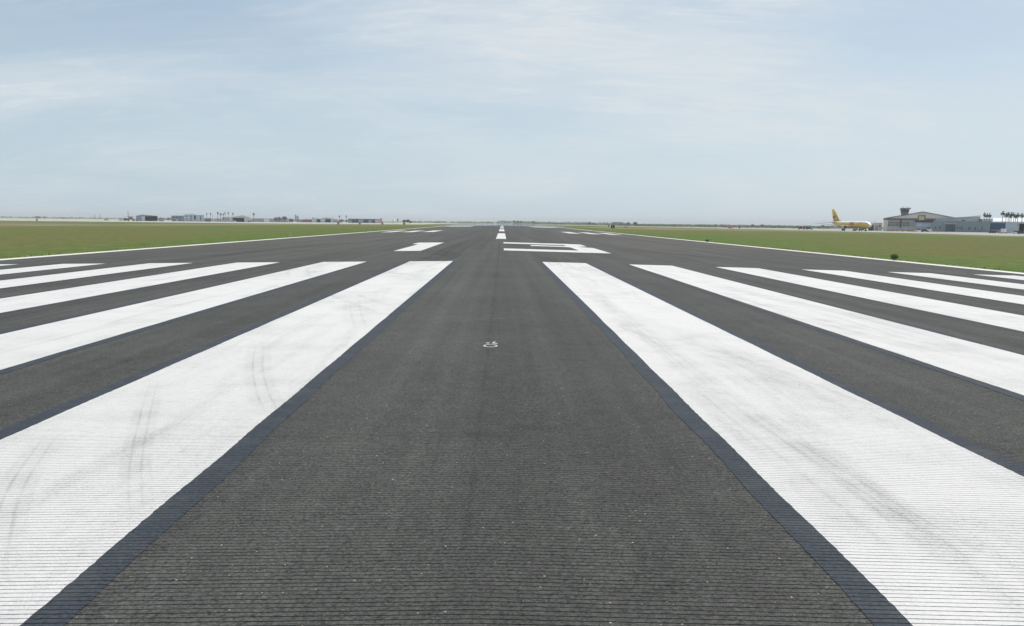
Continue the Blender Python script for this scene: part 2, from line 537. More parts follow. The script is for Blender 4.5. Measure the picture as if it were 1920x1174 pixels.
def smear_mat(name, strength=0.5, ribs=5, col=(0.10, 0.10, 0.105)):
    """rubber left on the paint: tread ribs across the strip (uv x), fading along it (uv y)"""
    mt, g, b = newmat(name)
    t = mt.node_tree
    uv = g.node('ShaderNodeUVMap').outputs[0]
    sp = g.node('ShaderNodeSeparateXYZ'); g.inp(sp, 0, uv)
    co = g.node('ShaderNodeTexCoord').outputs['Object']
    rib = g.math('ADD', g.math('MULTIPLY', g.math('POWER', g.math('ABSOLUTE', g.math('COSINE', g.math('MULTIPLY', sp.outputs[0], math.pi * ribs))), 14.0), 0.60), 0.26)
    edge = g.math('MULTIPLY', g.ramp(sp.outputs[0], 0.0, 0.10), g.ramp(sp.outputs[0], 0.90, 1.0, 1.0, 0.0))
    end = g.math('MULTIPLY', g.ramp(sp.outputs[1], 0.0, 0.25), g.ramp(sp.outputs[1], 0.70, 1.0, 1.0, 0.0))
    n = g.ramp(g.noise(co, 60, 5, 0.7), 0.30, 0.70, 0.35, 1.0)
    n2 = g.ramp(g.noise(co, 2.2, 3, 0.6), 0.30, 0.65, 0.35, 1.0)
    a = g.math('MULTIPLY', g.math('MULTIPLY', rib, edge), g.math('MULTIPLY', g.math('MULTIPLY', n, n2), end))
    a = g.math('MULTIPLY', a, strength, clamp=True)
    b.inputs['Base Color'].default_value = (*col, 1)
    b.inputs['Roughness'].default_value = 0.8
    b.inputs['Specular IOR Level'].default_value = 0.1
    tr = g.node('ShaderNodeBsdfTransparent')
    mx = g.node('ShaderNodeMixShader')
    g.inp(mx, 0, a); g.inp(mx, 1, tr.outputs[0]); g.inp(mx, 2, b.outputs[0])
    t.links.new(mx.outputs[0], t.nodes['Material Output'].inputs['Surface'])
    return mt


def glass_mat(name, col=(0.03, 0.045, 0.055)):
    mt, g, b = newmat(name)
    co = g.node('ShaderNodeTexCoord').outputs['Object']
    g.inp(b, 'Base Color', g.mix(g.noise(co, 0.8, 3), col, tuple(c * 2 for c in col)))
    b.inputs['Roughness'].default_value = 0.12
    b.inputs['Specular IOR Level'].default_value = 0.7
    return mt


M = dict(
    asphalt=asphalt_mat(), paint=paint_mat(), cream=paint_mat('edge_line_paint', (0.72, 0.71, 0.64), (0.5, 0.49, 0.44), 0.7),
    black=black_paint_mat(), groove=groove_mat(), pgroove=groove_mat('painted_groove_shade', (0.055, 0.055, 0.056), (0.50, 0.50, 0.50)), grass=grass_mat(), mirage=mirage_mat(),
    concrete=plain('apron_concrete', (0.36, 0.345, 0.30), 0.9, 0.12, 0.05),
    concrete2=plain('pale_concrete', (0.42, 0.41, 0.37), 0.9, 0.10, 0.05),
    smear=smear_mat('tyre_smear', 0.27, 3), smear_soft=smear_mat('soft_smear', 0.19, 3), rubber_streak=smear_mat('rubber_streak', 0.5, 1, (0.030, 0.030, 0.032)),
    white=plain('white_sheet', (0.78, 0.80, 0.80), 0.5, 0.05, 0.2),
    whiteroof=ribbed('white_metal_roof', (0.80, 0.82, 0.82), 0.6, 0.4, 0, 0.05),
    greyroof=ribbed('grey_green_roof', (0.50, 0.55, 0.52), 0.6, 0.5, 0),
    bluegrey=ribbed('blue_grey_wall', (0.235, 0.300, 0.325), 0.45, 0.6, 0, 0.06),
    lightgrey=ribbed('light_grey_wall', (0.48, 0.56, 0.60), 0.5, 0.6, 0, 0.06),
    midgrey=plain('mid_grey_wall', (0.36, 0.37, 0.36), 0.7, 0.12, 0.3),
    greywall=ribbed('pale_grey_wall', (0.60, 0.62, 0.60), 0.5, 0.6, 0),
    beige=plain('beige_wall', (0.74, 0.66, 0.56), 0.8, 0.08, 0.3),
    brownred=plain('brown_fascia', (0.20, 0.13, 0.11), 0.7, 0.1),
    gable=ribbed('gable_sheet', (0.80, 0.78, 0.74), 0.5, 0.6),
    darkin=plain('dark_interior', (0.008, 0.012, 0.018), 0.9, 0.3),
    navy=ribbed('navy_sheet', (0.022, 0.080, 0.185), 0.5, 0.5),
    darkblue=plain('dark_blue_wall', (0.07, 0.11, 0.15), 0.7, 0.15, 0.3),
    slate=plain('slate_blue_wall', (0.24, 0.30, 0.36), 0.7, 0.12, 0.3),
    glass=glass_mat('window_glass'), paleglass=glass_mat('pale_glass', (0.38, 0.50, 0.60)), greenglass=glass_mat('green_glass', (0.05, 0.065, 0.06)),
    tan=plain('tan_emblem', (0.66, 0.56, 0.36), 0.6, 0.1, 0.6), tanedge=plain('tan_frame', (0.30, 0.20, 0.12), 0.6, 0.1),
    towerglass=plain('tower_glass', (0.045, 0.06, 0.065), 0.35, 0.2), towergrey=plain('tower_grey', (0.15, 0.14, 0.155), 0.7, 0.15, 0.3),
    dark=plain('dark_metal', (0.035, 0.037, 0.042), 0.6, 0.3),
    tyre=plain('tyre_rubber', (0.022, 0.021, 0.021), 0.85, 0.2),
    steel=plain('steel', (0.34, 0.35, 0.36), 0.45, 0.1, 1.0, 0.3),
    yellow=plain('plane_yellow', (0.74, 0.46, 0.03), 0.35, 0.05, 0.3, 0, 0.5),
    planewhite=plain('plane_cream', (0.84, 0.82, 0.74), 0.32, 0.03, 0.3, 0, 0.5),
    planegrey=plain('plane_grey', (0.40, 0.42, 0.44), 0.4, 0.06, 0.3, 0, 0.5),
    planered=plain('plane_red', (0.42, 0.035, 0.03), 0.4, 0.05),
    red=plain('bright_red', (0.62, 0.06, 0.06), 0.45, 0.08),
    orange=plain('marker_orange', (0.80, 0.27, 0.19), 0.6, 0.08), cart=plain('cart_orange', (0.52, 0.27, 0.05), 0.6, 0.15),
    brick=plain('red_brown_wall', (0.26, 0.12, 0.11), 0.8, 0.1, 0.3), brownwall=plain('brown_wall', (0.22, 0.17, 0.15), 0.8, 0.1, 0.3),
    pink=plain('pale_pink_roof', (0.62, 0.50, 0.46), 0.7, 0.06), rust=plain('rusty_red', (0.28, 0.10, 0.07), 0.7, 0.2),
    tree=foliage_mat('dark_leaves', (0.022, 0.042, 0.018), (0.055, 0.085, 0.035)),
    scrub=foliage_mat('scrub_leaves', (0.048, 0.080, 0.034), (0.10, 0.14, 0.07)),
    palm=foliage_mat('palm_fronds', (0.020, 0.036, 0.018), (0.045, 0.065, 0.030)),
    bush=foliage_mat('bush_leaves', (0.030, 0.075, 0.020), (0.070, 0.145, 0.040)),
    tuft=foliage_mat('grass_blades', (0.10, 0.125, 0.045), (0.18, 0.185, 0.085)),
    bark=plain('bark', (0.12, 0.10, 0.08), 0.9, 0.2),
)

# ------------------------------------------------------------------ the ground: one sheet to the horizon
xs = [-9000, -5000, -3000, -2000, -1400, -1000, -700, -500, -350, -250, -200, -150, -100, -80, -60, -45, -35, -28, -EDGE - 0.004, -EDGE, -22.6, -12, -5, 0]
xs = xs + [-x for x in reversed(xs[:-1])]
ys = [-400, -200, -100, -40, 0, 20, 40, 60, 80, 120, 160, 220, 300, 400, 500, 600, 700, 850, 1000, 1200, 1400, 1600, 2000, 2600, 3500, 5000, 7000, 9500]
gm = MB()
vs = []
for y in ys:
    for x in xs:
        z = zg(x, y)
        if abs(x) <= EDGE and y < 1500:
            z -= 0.06
        vs.append((x, y, z))
nx = len(xs)
gm.add(vs, [(j * nx + i, j * nx + i + 1, (j + 1) * nx + i + 1, (j + 1) * nx + i) for j in range(len(ys) - 1) for i in range(nx - 1)])
tag(gm.build('ground', M['grass']), 'flat airfield grass, green with brown dry patches, on both sides of the runway', kind='structure')

# ------------------------------------------------------------------ runway: crowned, transversely grooved
GP = 0.0381          # groove pitch
GW = 0.0046          # groove width
G0, G1 = 1.0, 14.0


def hsh(a, b=0.0):
    v = math.sin(a * 127.1 + b * 311.7) * 43758.5453
    return v - math.floor(v)


def jit(k, x):
    """how far groove k wanders at x"""
    i = math.floor(x); f = x - i
    a = hsh(k, i); b = hsh(k, i + 1)
    return (a + (b - a) * f - 0.5) * 0.0030


PROF = []            # (y, depth, groove index or None, bottom?)
k = int(G0 / GP)
while k * GP < G1:
    y = k * GP
    dep = 0.0036 * (0.75 + 0.5 * hsh(k, 3)) * (1.0 if y < 3.4 else max(0.05, 1 - (y - 3.4) / 8.0))
    wd = GW * (0.75 + 0.5 * hsh(k, 5)) * (1.0 if y < 3.4 else max(0.12, 1 - (y - 3.4) / 9.0))
    PROF += [(y, 0, k), (y + 0.0012, -dep, k), (y + wd, -dep, k), (y + wd + 0.0012, 0, k)]
    k += 1


def sheet(mb, xcols, y0, y1, zoff, top=0, bottom=1, edge=None, extra=()):
    """a skin over the pavement between y0 and y1 that follows crown and grooves.
    xcols(y) gives the x of every column at y"""
    rows = [(y, d, k) for y, d, k in PROF if y0 < y < y1]
    lo = [y for y in (y0,) + tuple(extra) if y <= (rows[0][0] if rows else y1)]
    hi = [y for y in tuple(extra) + (y1,) if y > (rows[-1][0] if rows else y0)]
    allr = [(y, 0, None) for y in sorted(set(lo))] + rows + [(y, 0, None) for y in sorted(set(hi))]
    v = []; f = []; mi = []
    n = None
    for (y, d, k) in allr:
        cols = xcols(y)
        n = len(cols)
        for x in cols:
            yy = y if k is None else y + jit(k, x)
            v.append((x, yy, -CROWN * abs(x) + zlong(y) + zoff + d))
    o = len(mb.v)
    mb.v += v
    for r in range(len(allr) - 1):
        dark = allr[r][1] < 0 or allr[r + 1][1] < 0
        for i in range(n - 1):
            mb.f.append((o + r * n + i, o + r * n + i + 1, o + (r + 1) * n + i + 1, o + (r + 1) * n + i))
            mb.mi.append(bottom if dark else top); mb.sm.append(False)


rx = [-EDGE, -22.0] + [float(i) for i in range(-21, 22)] + [22.0, EDGE]
rw = MB()
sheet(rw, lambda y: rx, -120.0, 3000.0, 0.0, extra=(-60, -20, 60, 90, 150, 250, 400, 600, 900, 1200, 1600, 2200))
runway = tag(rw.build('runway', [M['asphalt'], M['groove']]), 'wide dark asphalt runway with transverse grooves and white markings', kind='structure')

T = 0.004            # each coat of paint above the one below
A = 1.753
YN, YF = -12.66, 33.06


def bend(X, y):
    """the far ends of the stripes draw in a little, shaped to follow lens barrel distortion; the roller left the rim slightly ragged"""
    t = min(max((y - 3.0) / 30.0, 0.0), 1.0)
    if X < 0:
        e = -(0.095 - 0.0178 * max(0.0, abs(X) - A))
    else:
        e = -0.035 - 0.0105 * max(0.0, abs(X) - A)
    return X + e * t + (hsh(math.floor(y * 52.5), X) - 0.5) * 0.007 + 0.004 * math.sin(y * 3.1 + X * 5)


BW = 0.168
for i in range(6):
    for s in (-1, 1):
        a, b = A * (2 * i + 1), A * (2 * i + 2)
        inner, outer = s * a, s * b
        mb = MB()
        cuts = [0, 0.25, 0.5, 0.75, 1.0]

        def cols(y, inner=inner, outer=outer):
            p, q = sorted((bend(inner, y), bend(outer, y)))
            return [p + (q - p) * c for c in cuts]
        sheet(mb, cols, YN, YF, T, extra=(-6, 0))
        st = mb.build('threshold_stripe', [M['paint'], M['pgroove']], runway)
        for e, sg in ((inner, -s), (outer, s)):
            bm_ = MB()
            ph = random.random() * 50

            def bcols(y, e=e, sg=sg, ph=ph):
                c = bend(e, y)
                wv = BW * (1 + 0.05 * math.sin(y * 0.9 + ph) + 0.03 * math.sin(y * 2.7 + 2 * ph) + 0.035 * (hsh(round(y * 60), ph) - 0.5))
                p, q = sorted((c + sg * 0.001, c + sg * wv))
                return [p, (p + q) / 2, q]
            sheet(bm_, bcols, YN, YF + 0.1, T * 0.75, extra=(-6, 0))
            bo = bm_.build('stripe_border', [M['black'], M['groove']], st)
        st['label'] = None
        del st['label']


def poly_mark(name, pts, mat, parent=runway, zo=T):
    """flat painted polygon lying on one side of the crown; split along y so it follows the ground"""
    mb = MB()
    mb.add([(x, y, -CROWN * abs(x) + zlong(y) + zo) for x, y in pts], [tuple(range(len(pts)))])
    return mb.build(name, mat, parent)


def strip_mark(name, x0, x1, y0, y1, mat, step=60.0, zo=T):
    mb = MB()
    xc = sorted({x0, x1} | ({0.0} if x0 < 0 < x1 else set()))
    yy = [y0]
    while yy[-1] + step < y1:
        yy.append(yy[-1] + step)
    yy.append(y1)
    v = [(x, y, -CROWN * abs(x) + zlong(y) + zo) for y in yy for x in xc]
    n = len(xc)
    mb.add(v, [(r * n + i, r * n + i + 1, (r + 1) * n + i + 1, (r + 1) * n + i) for r in range(len(yy) - 1) for i in range(n - 1)])
    return mb.build(name, mat, runway)


NY = 45.25
poly_mark('painted_numeral_one', [(-5.82, NY), (-4.34, NY), (-4.34, NY + 18.29), (-6.30, NY + 18.29), (-6.36, NY + 14.3), (-5.82, NY + 13.2)], M['paint'])
poly_mark('painted_numeral_three', [(.20, 45.25), (6.10, 45.25), (6.12, 54.5), (5.20, 56.3), (6.05, 58.3), (6.05, 62.9), (5.80, 63.54), (.20, 63.54), (.20, 59.9), (4.55, 59.9),
                                    (4.55, 57.6), (2.05, 57.6), (2.05, 55.4), (4.20, 55.4), (4.60, 54.6), (4.62, 48.6), (.20, 48.6)], M['paint'])
y = 75.7
while y < 1500:
    strip_mark('centreline_dash', -0.47, 0.47, y, y + 36.6, M['paint'])
    y += 61.0
for s in (-1, 1):
    for j in range(3):
        a = 11.0 + j * 3.35
        x0, x1 = sorted((s * a, s * (a + 1.83)))
        strip_mark('touchdown_bar', x0, x1, 133.6, 156.5, M['paint'])
    x0, x1 = sorted((s * 11.0, s * 20.1))
    strip_mark('aiming_block', x0, x1, 292.0, 337.8, M['paint'])
    x0, x1 = sorted((s * 22.05, s * 22.95))
    strip_mark('edge_line', x0, x1, -110.0, 2400.0, M['cream'], 40.0)

# small survey mark painted on the tarmac
sv = MB()


def gxy(px, py):
    d = ray(px, py)
    t = (0.0 - CAM.z) / (d.z + CROWN * 0)
    p = CAM + d * t
    return p.x, p.y


def line2(mb, pts, wd, zo):
    for (x0, y0), (x1, y1) in zip(pts, pts[1:]):
        L = math.hypot(x1 - x0, y1 - y0); nx_, ny_ = -(y1 - y0) / L * wd / 2, (x1 - x0) / L * wd / 2
        mb.add([(x, yy, -CROWN * abs(x) + zo) for x, yy in ((x0 - nx_, y0 - ny_), (x1 - nx_, y1 - ny_), (x1 + nx_, y1 + ny_), (x0 + nx_, y0 + ny_))], [(0, 1, 2, 3)])


cx, cy = gxy(919.6, 648.7)
ring = [(cx + 0.085 * math.cos(t * math.pi / 12), cy + 0.105 * math.sin(t * math.pi / 12)) for t in range(25)]
v = []
n = 24
for r_, q in ((1.0, 0), (0.74, 1)):
    for t in range(n):
        x = cx + 0.090 * r_ * math.cos(t * 2 * math.pi / n); yy = cy + 0.115 * r_ * math.sin(t * 2 * math.pi / n)
        v.append((x, yy, -CROWN * abs(x) + T))
sv.add(v, [(t, (t + 1) % n, n + (t + 1) % n, n + t) for t in range(n)])
line2(sv, [gxy(911.5, 643.6), gxy(917.8, 643.6)], 0.06, T)
line2(sv, [gxy(928.3, 641.0), gxy(923.8, 643.9)], 0.022, T)
line2(sv, [gxy(923.6, 643.9), gxy(932.6, 644.6)], 0.05, T)
sv.build('survey_mark', plain('faded_white_paint', (0.55, 0.57, 0.55), 0.8, 0.25, 30), runway)
sc_ = MB()
for (xa, xb, yq) in ((888, 930, 598.2), (922, 944, 597.4), (899, 915, 598.6)):
    line2(sc_, [gxy(xa, yq), gxy(xb, yq)], 0.012, T)
sc_.build('scratch', plain('pale_scratch', (0.20, 0.20, 0.19), 0.8, 0.3, 20), runway)


# chips of pale stone knocked out along two seams, and a few loose ones
random.seed(11)
for (yb, xa, xb, nn) in ((3.56, -1.60, -0.25, 60), (5.35, -1.45, -0.7, 34), (3.25, 0.2, 1.2, 26)):
    ch = MB()
    for _ in range(nn):
        x = random.uniform(xa, xb); yc = yb + random.gauss(0, 0.006)
        r_ = random.uniform(0.0014, 0.0036)
        z0 = -CROWN * abs(x) + 0.0012
        m_ = random.randint(4, 6)
        vv = [(x + r_ * random.uniform(.6, 1.2) * math.cos(6.283 * i / m_), yc + r_ * random.uniform(.6, 1.2) * math.sin(6.283 * i / m_), z0) for i in range(m_)]
        ch.add(vv + [(x, yc, z0 + r_ * 0.5)], [(i, (i + 1) % m_, m_) for i in range(m_)])
    co_ = ch.build('stone_chips', M['concrete2'], runway)
    co_['kind'] = 'stuff'

# ------------------------------------------------------------------ tyre marks
def mark(name, pts, wd, mat, zo=0.0082, parent=None):
    """strip along image points, laid on the pavement; uv x across, uv y along"""
    gp = []
    for (px, py) in pts:
        d = ray(px, py)
        x = CAM.x
        z = 0.0
        for _ in range(6):
            t = (z - CAM.z) / d.z
            p = CAM + d * t
            z = -CROWN * abs(p.x)
        gp.append((p.x, p.y))
    # smooth with Catmull-Rom
    out = []
    q = [gp[0]] + gp + [gp[-1]]
    for i in range(1, len(q) - 2):
        for s in range(8):
            t = s / 8.0
            out.append(tuple(0.5 * ((2 * q[i][c]) + (-q[i - 1][c] + q[i + 1][c]) * t + (2 * q[i - 1][c] - 5 * q[i][c] + 4 * q[i + 1][c] - q[i + 2][c]) * t * t
                                    + (-q[i - 1][c] + 3 * q[i][c] - 3 * q[i + 1][c] + q[i + 2][c]) * t ** 3) for c in (0, 1)))
    out.append(gp[-1])
    vs_, fs, uv = [], [], []
    for i, (x, y) in enumerate(out):
        a = out[max(i - 1, 0)]; b = out[min(i + 1, len(out) - 1)]
        L = math.hypot(b[0] - a[0], b[1] - a[1]) or 1
        nx_, ny_ = -(b[1] - a[1]) / L, (b[0] - a[0]) / L
        for s in (-0.5, 0.5):
            X, Y = x + nx_ * wd * s, y + ny_ * wd * s
            vs_.append((X, Y, -CROWN * abs(X) + zo))
            uv.append((s + 0.5, i / (len(out) - 1)))
    fs = [(2 * i, 2 * i + 2, 2 * i + 3, 2 * i + 1) for i in range(len(out) - 1)]
    me = bpy.data.meshes.new(name)
    me.from_pydata(vs_, [], fs)
    ul = me.uv_layers.new(name='UVMap')
    for poly in me.polygons:
        for li in poly.loop_indices:
            ul.data[li].uv = uv[me.loops[li].vertex_index]
    me.materials.append(mat)
    o = bpy.data.objects.new(name, me)
    COL.objects.link(o)
    o.parent = runway
    return o


S1, S2, S3 = M['smear'], M['smear_soft'], M['rubber_streak']
mark('tyre_mark', [(292, 700), (270, 790), (256, 860), (254, 920), (262, 1000)], 0.21, S1)
mark('tyre_mark', [(487, 640), (483, 690), (494, 740), (516, 785)], 0.30, S1)
mark('tyre_mark', [(110, 800), (52, 880), (20, 940), (2, 1010), (-14, 1110)], 0.24, S1)
mark('tyre_mark', [(800, 527), (740, 515), (650, 500)], 1.3, S2)
mark('tyre_mark', [(750, 590), (690, 570), (620, 545)], 1.6, S2)
mark('tyre_mark', [(664, 560), (668, 590), (678, 620)], 0.5, S2)
mark('tyre_mark', [(600, 492), (560, 505), (566, 525)], 1.8, S2)
mark('tyre_mark', [(1045, 497), (1110, 510), (1230, 540)], 0.8, S1)
mark('tyre_mark', [(1060, 503), (1130, 560), (1230, 640), (1330, 720), (1500, 850)], 0.32, S2)
mark('tyre_mark', [(1150, 605), (1260, 640), (1420, 690), (1560, 745), (1750, 810)], 0.9, S2)
mark('tyre_mark', [(1240, 660), (1370, 770), (1490, 860), (1640, 980), (1760, 1080)], 0.55, S2)
mark('tyre_mark', [(1380, 760), (1530, 860), (1690, 960), (1860, 1060)], 0.28, S1)
mark('tyre_mark', [(1300, 540), (1480, 590), (1700, 640), (1900, 690)], 1.1, S2)
mark('tyre_mark', [(1300, 525), (1450, 560), (1640, 600), (1850, 650)], 0.6, S1)
# rubber left on the bare tarmac beyond the stripes
mark('skid_mark', [(930, 441), (900, 447), (862, 462), (834, 480), (800, 492), (752, 506)], 1.5, S3)
mark('skid_mark', [(812, 470), (836, 477), (872, 484)], 1.2, S3)
mark('skid_mark', [(1010, 452), (1100, 460), (1240, 474), (1420, 492)], 1.0, S3)
mark('skid_mark', [(1100, 440), (1260, 458), (1440, 478), (1700, 500)], 1.1, S3)
mark('skid_mark', [(1006, 478), (1030, 488), (1046, 500)], 0.5, S3)
mark('skid_mark', [(860, 436), (740, 449), (560, 462), (380, 474)], 1.1, S3)
mark('skid_mark', [(330, 486), (520, 468), (700, 452)], 0.9, S3)
mark('skid_mark', [(1180, 470), (1330, 482), (1600, 503)], 0.9, S3)
mark('skid_mark', [(236, 668), (170, 690), (110, 712)], 0.5, S3)

# ------------------------------------------------------------------ shimmer over the far end
mi_ = MB()
yy = [270, 400, 600, 900, 1200, 1600, 2200, 2900]
xc = [-34, -23, 0, 23, 34]
v = [(x, y, max(-CROWN * abs(x), -0.0182 * 23) + zlong(y) + 0.05 + (0.25 if abs(x) > 25 else 0.0)) for y in yy for x in xc]
n = len(xc)
mi_.add(v, [(r * n + i, r * n + i + 1, (r + 1) * n + i + 1, (r + 1) * n + i) for r in range(len(yy) - 1) for i in range(n - 1)])
tag(mi_.build('heat_haze', M['mirage']), 'pale heat mirage lying on the far end of the runway', kind='stuff')


# ------------------------------------------------------------------ aprons
def slab(name, pts, mat, label, zo=0.03):
    mb = MB()
    v = [(x, y, zg(x, y) + zo) for x, y in pts]
    mb.add(v, [tuple(range(len(v)))])
    return tag(mb.build(name, mat), label, kind='structure')


def slab_grid(name, x0, x1, ylo, yhi, mat, label, zo=0.03, nx_=14, ny_=10):
    """x range with curved near edge ylo(x) and far edge yhi(x)"""
    mb = MB()
    v = []
    for j in range(ny_ + 1):
        for i in range(nx_ + 1):
            x = x0 + (x1 - x0) * i / nx_
            a, b = ylo(x), yhi(x)
            y = a + (b - a) * j / ny_
            v.append((x, y, zg(x, y) + zo))
    mb.add(v, [(j * (nx_ + 1) + i, j * (nx_ + 1) + i + 1, (j + 1) * (nx_ + 1) + i + 1, (j + 1) * (nx_ + 1) + i) for j in range(ny_) for i in range(nx_)])
    return tag(mb.build(name, mat), label, kind='structure')


slab_grid('apron_left', -1500, -70, lambda x: 700.0, lambda x: 1750.0, M['concrete2'], 'long pale concrete apron across the left horizon', 0.06, 40, 14)
slab_grid('apron_right', 212, 1100, lambda x: 330.0 if x > 400 else 330 + (400 - x) * 0.0, lambda x: 1000.0, M['concrete'], 'pale concrete apron in front of the hangars on the right', 0.08, 50, 30)
slab_grid('taxiway', 60, 212, lambda x: 880.0 - (x - 60) * 1.2, lambda x: 960.0, M['concrete'], 'pale taxiway beyond the grass right of the runway', 0.06, 14, 2)


# ------------------------------------------------------------------ placing by pixel at a real distance
class Site:
    """local frame of a thing that faces the camera: x right, y away, z up; metres"""
    def __init__(s, px, D, turn=0.0):
        p = P(px, 420, D)
        s.X, s.D, s.pc = p.x, D, px
        al = math.atan2(p.x - CAM.x, D)
        s.al = al
        s.z0 = zg(p.x, D) + 0.06
        s.sx = D * math.cos(al) / F
        s.rz = -al + turn
        s.loc = (p.x, D, s.z0)

    def x(s, px):
        return (px - s.pc) * s.sx

    def z(s, py, px=None):
        return max(P(s.pc if px is None else px, py, s.D).z - s.z0, 0.05)

    def root(s, name):
        return empty(name, s.loc, s.rz)


def part(name, mat, parent, *boxes):
    mb = MB()
    for b in boxes:
        mb.box(*b)
    return mb.build(name, mat, parent)


# ================================================================== aeroplane, yellow freighter
def airfoil(mb, root_le, root_te, tip_le, tip_te, tr_, tt, vertical=False, mi=None):
    """swept tapering slab with a rounded section between a root chord and a tip chord"""
    def sec(le, te, th):
        le = Vector(le); te = Vector(te)
        out = []
        for f_, h in ((0, 0), (0.08, 0.55), (0.3, 1), (0.6, 0.75), (1, 0.05), (0.6, -0.55), (0.3, -0.7), (0.08, -0.45)):
            p = le + (te - le) * f_
            if vertical:
                p = p + Vector((0, h * th / 2, 0))
            else:
                p = p + Vector((0, 0, h * th / 2))
            out.append(p)
        return out
    a = sec(root_le, root_te, tr_); b = sec(tip_le, tip_te, tt)
    n = len(a)
    mb.add(a + b, [(i, (i + 1) % n, n + (i + 1) % n, n + i) for i in range(n)] + [tuple(range(n - 1, -1, -1)), tuple(range(n, 2 * n))], mi, True)


def letters(parent, x0, zc, h, rad, side, mat, cz, slant=0.25):
    """three block letters wrapped on the fuselage side"""
    hw = h
    wds = 0.78 * h
    st = 0.27 * h
    mb = MB()

    def bar(xa, xb, za, zb):
        n = 6
        v = []
        for i in range(n + 1):
            z = za + (zb - za) * i / n
            for x in (xa, xb):
                xx = x + (z - zc) * slant
                yv = math.sqrt(max(rad * rad - (z - cz) ** 2, 0.01)) + 0.03
                v.append((x0 + (xx if side < 0 else -xx), side * yv, z))
        mb.add(v, [(2 * i, 2 * i + 1, 2 * i + 3, 2 * i + 2) for i in range(n)])
    b, t = zc - h / 2, zc + h / 2
    o = 0.0
    bar(o, o + st, b, t); bar(o + st, o + wds - st, t - st * .8, t); bar(o + st, o + wds - st, b, b + st * .8); bar(o + wds - st, o + wds, b + st * .4, t - st * .4)
    o = wds + 0.14 * h
    bar(o, o + st, b, t); bar(o + wds - st, o + wds, b, t); bar(o + st, o + wds - st, zc - st * .45, zc + st * .45)
    o = 2 * (wds + 0.14 * h)
    bar(o, o + st, b, t); bar(o + st, o + wds, b, b + st * .8)
    return mb.build('lettering', mat, parent)


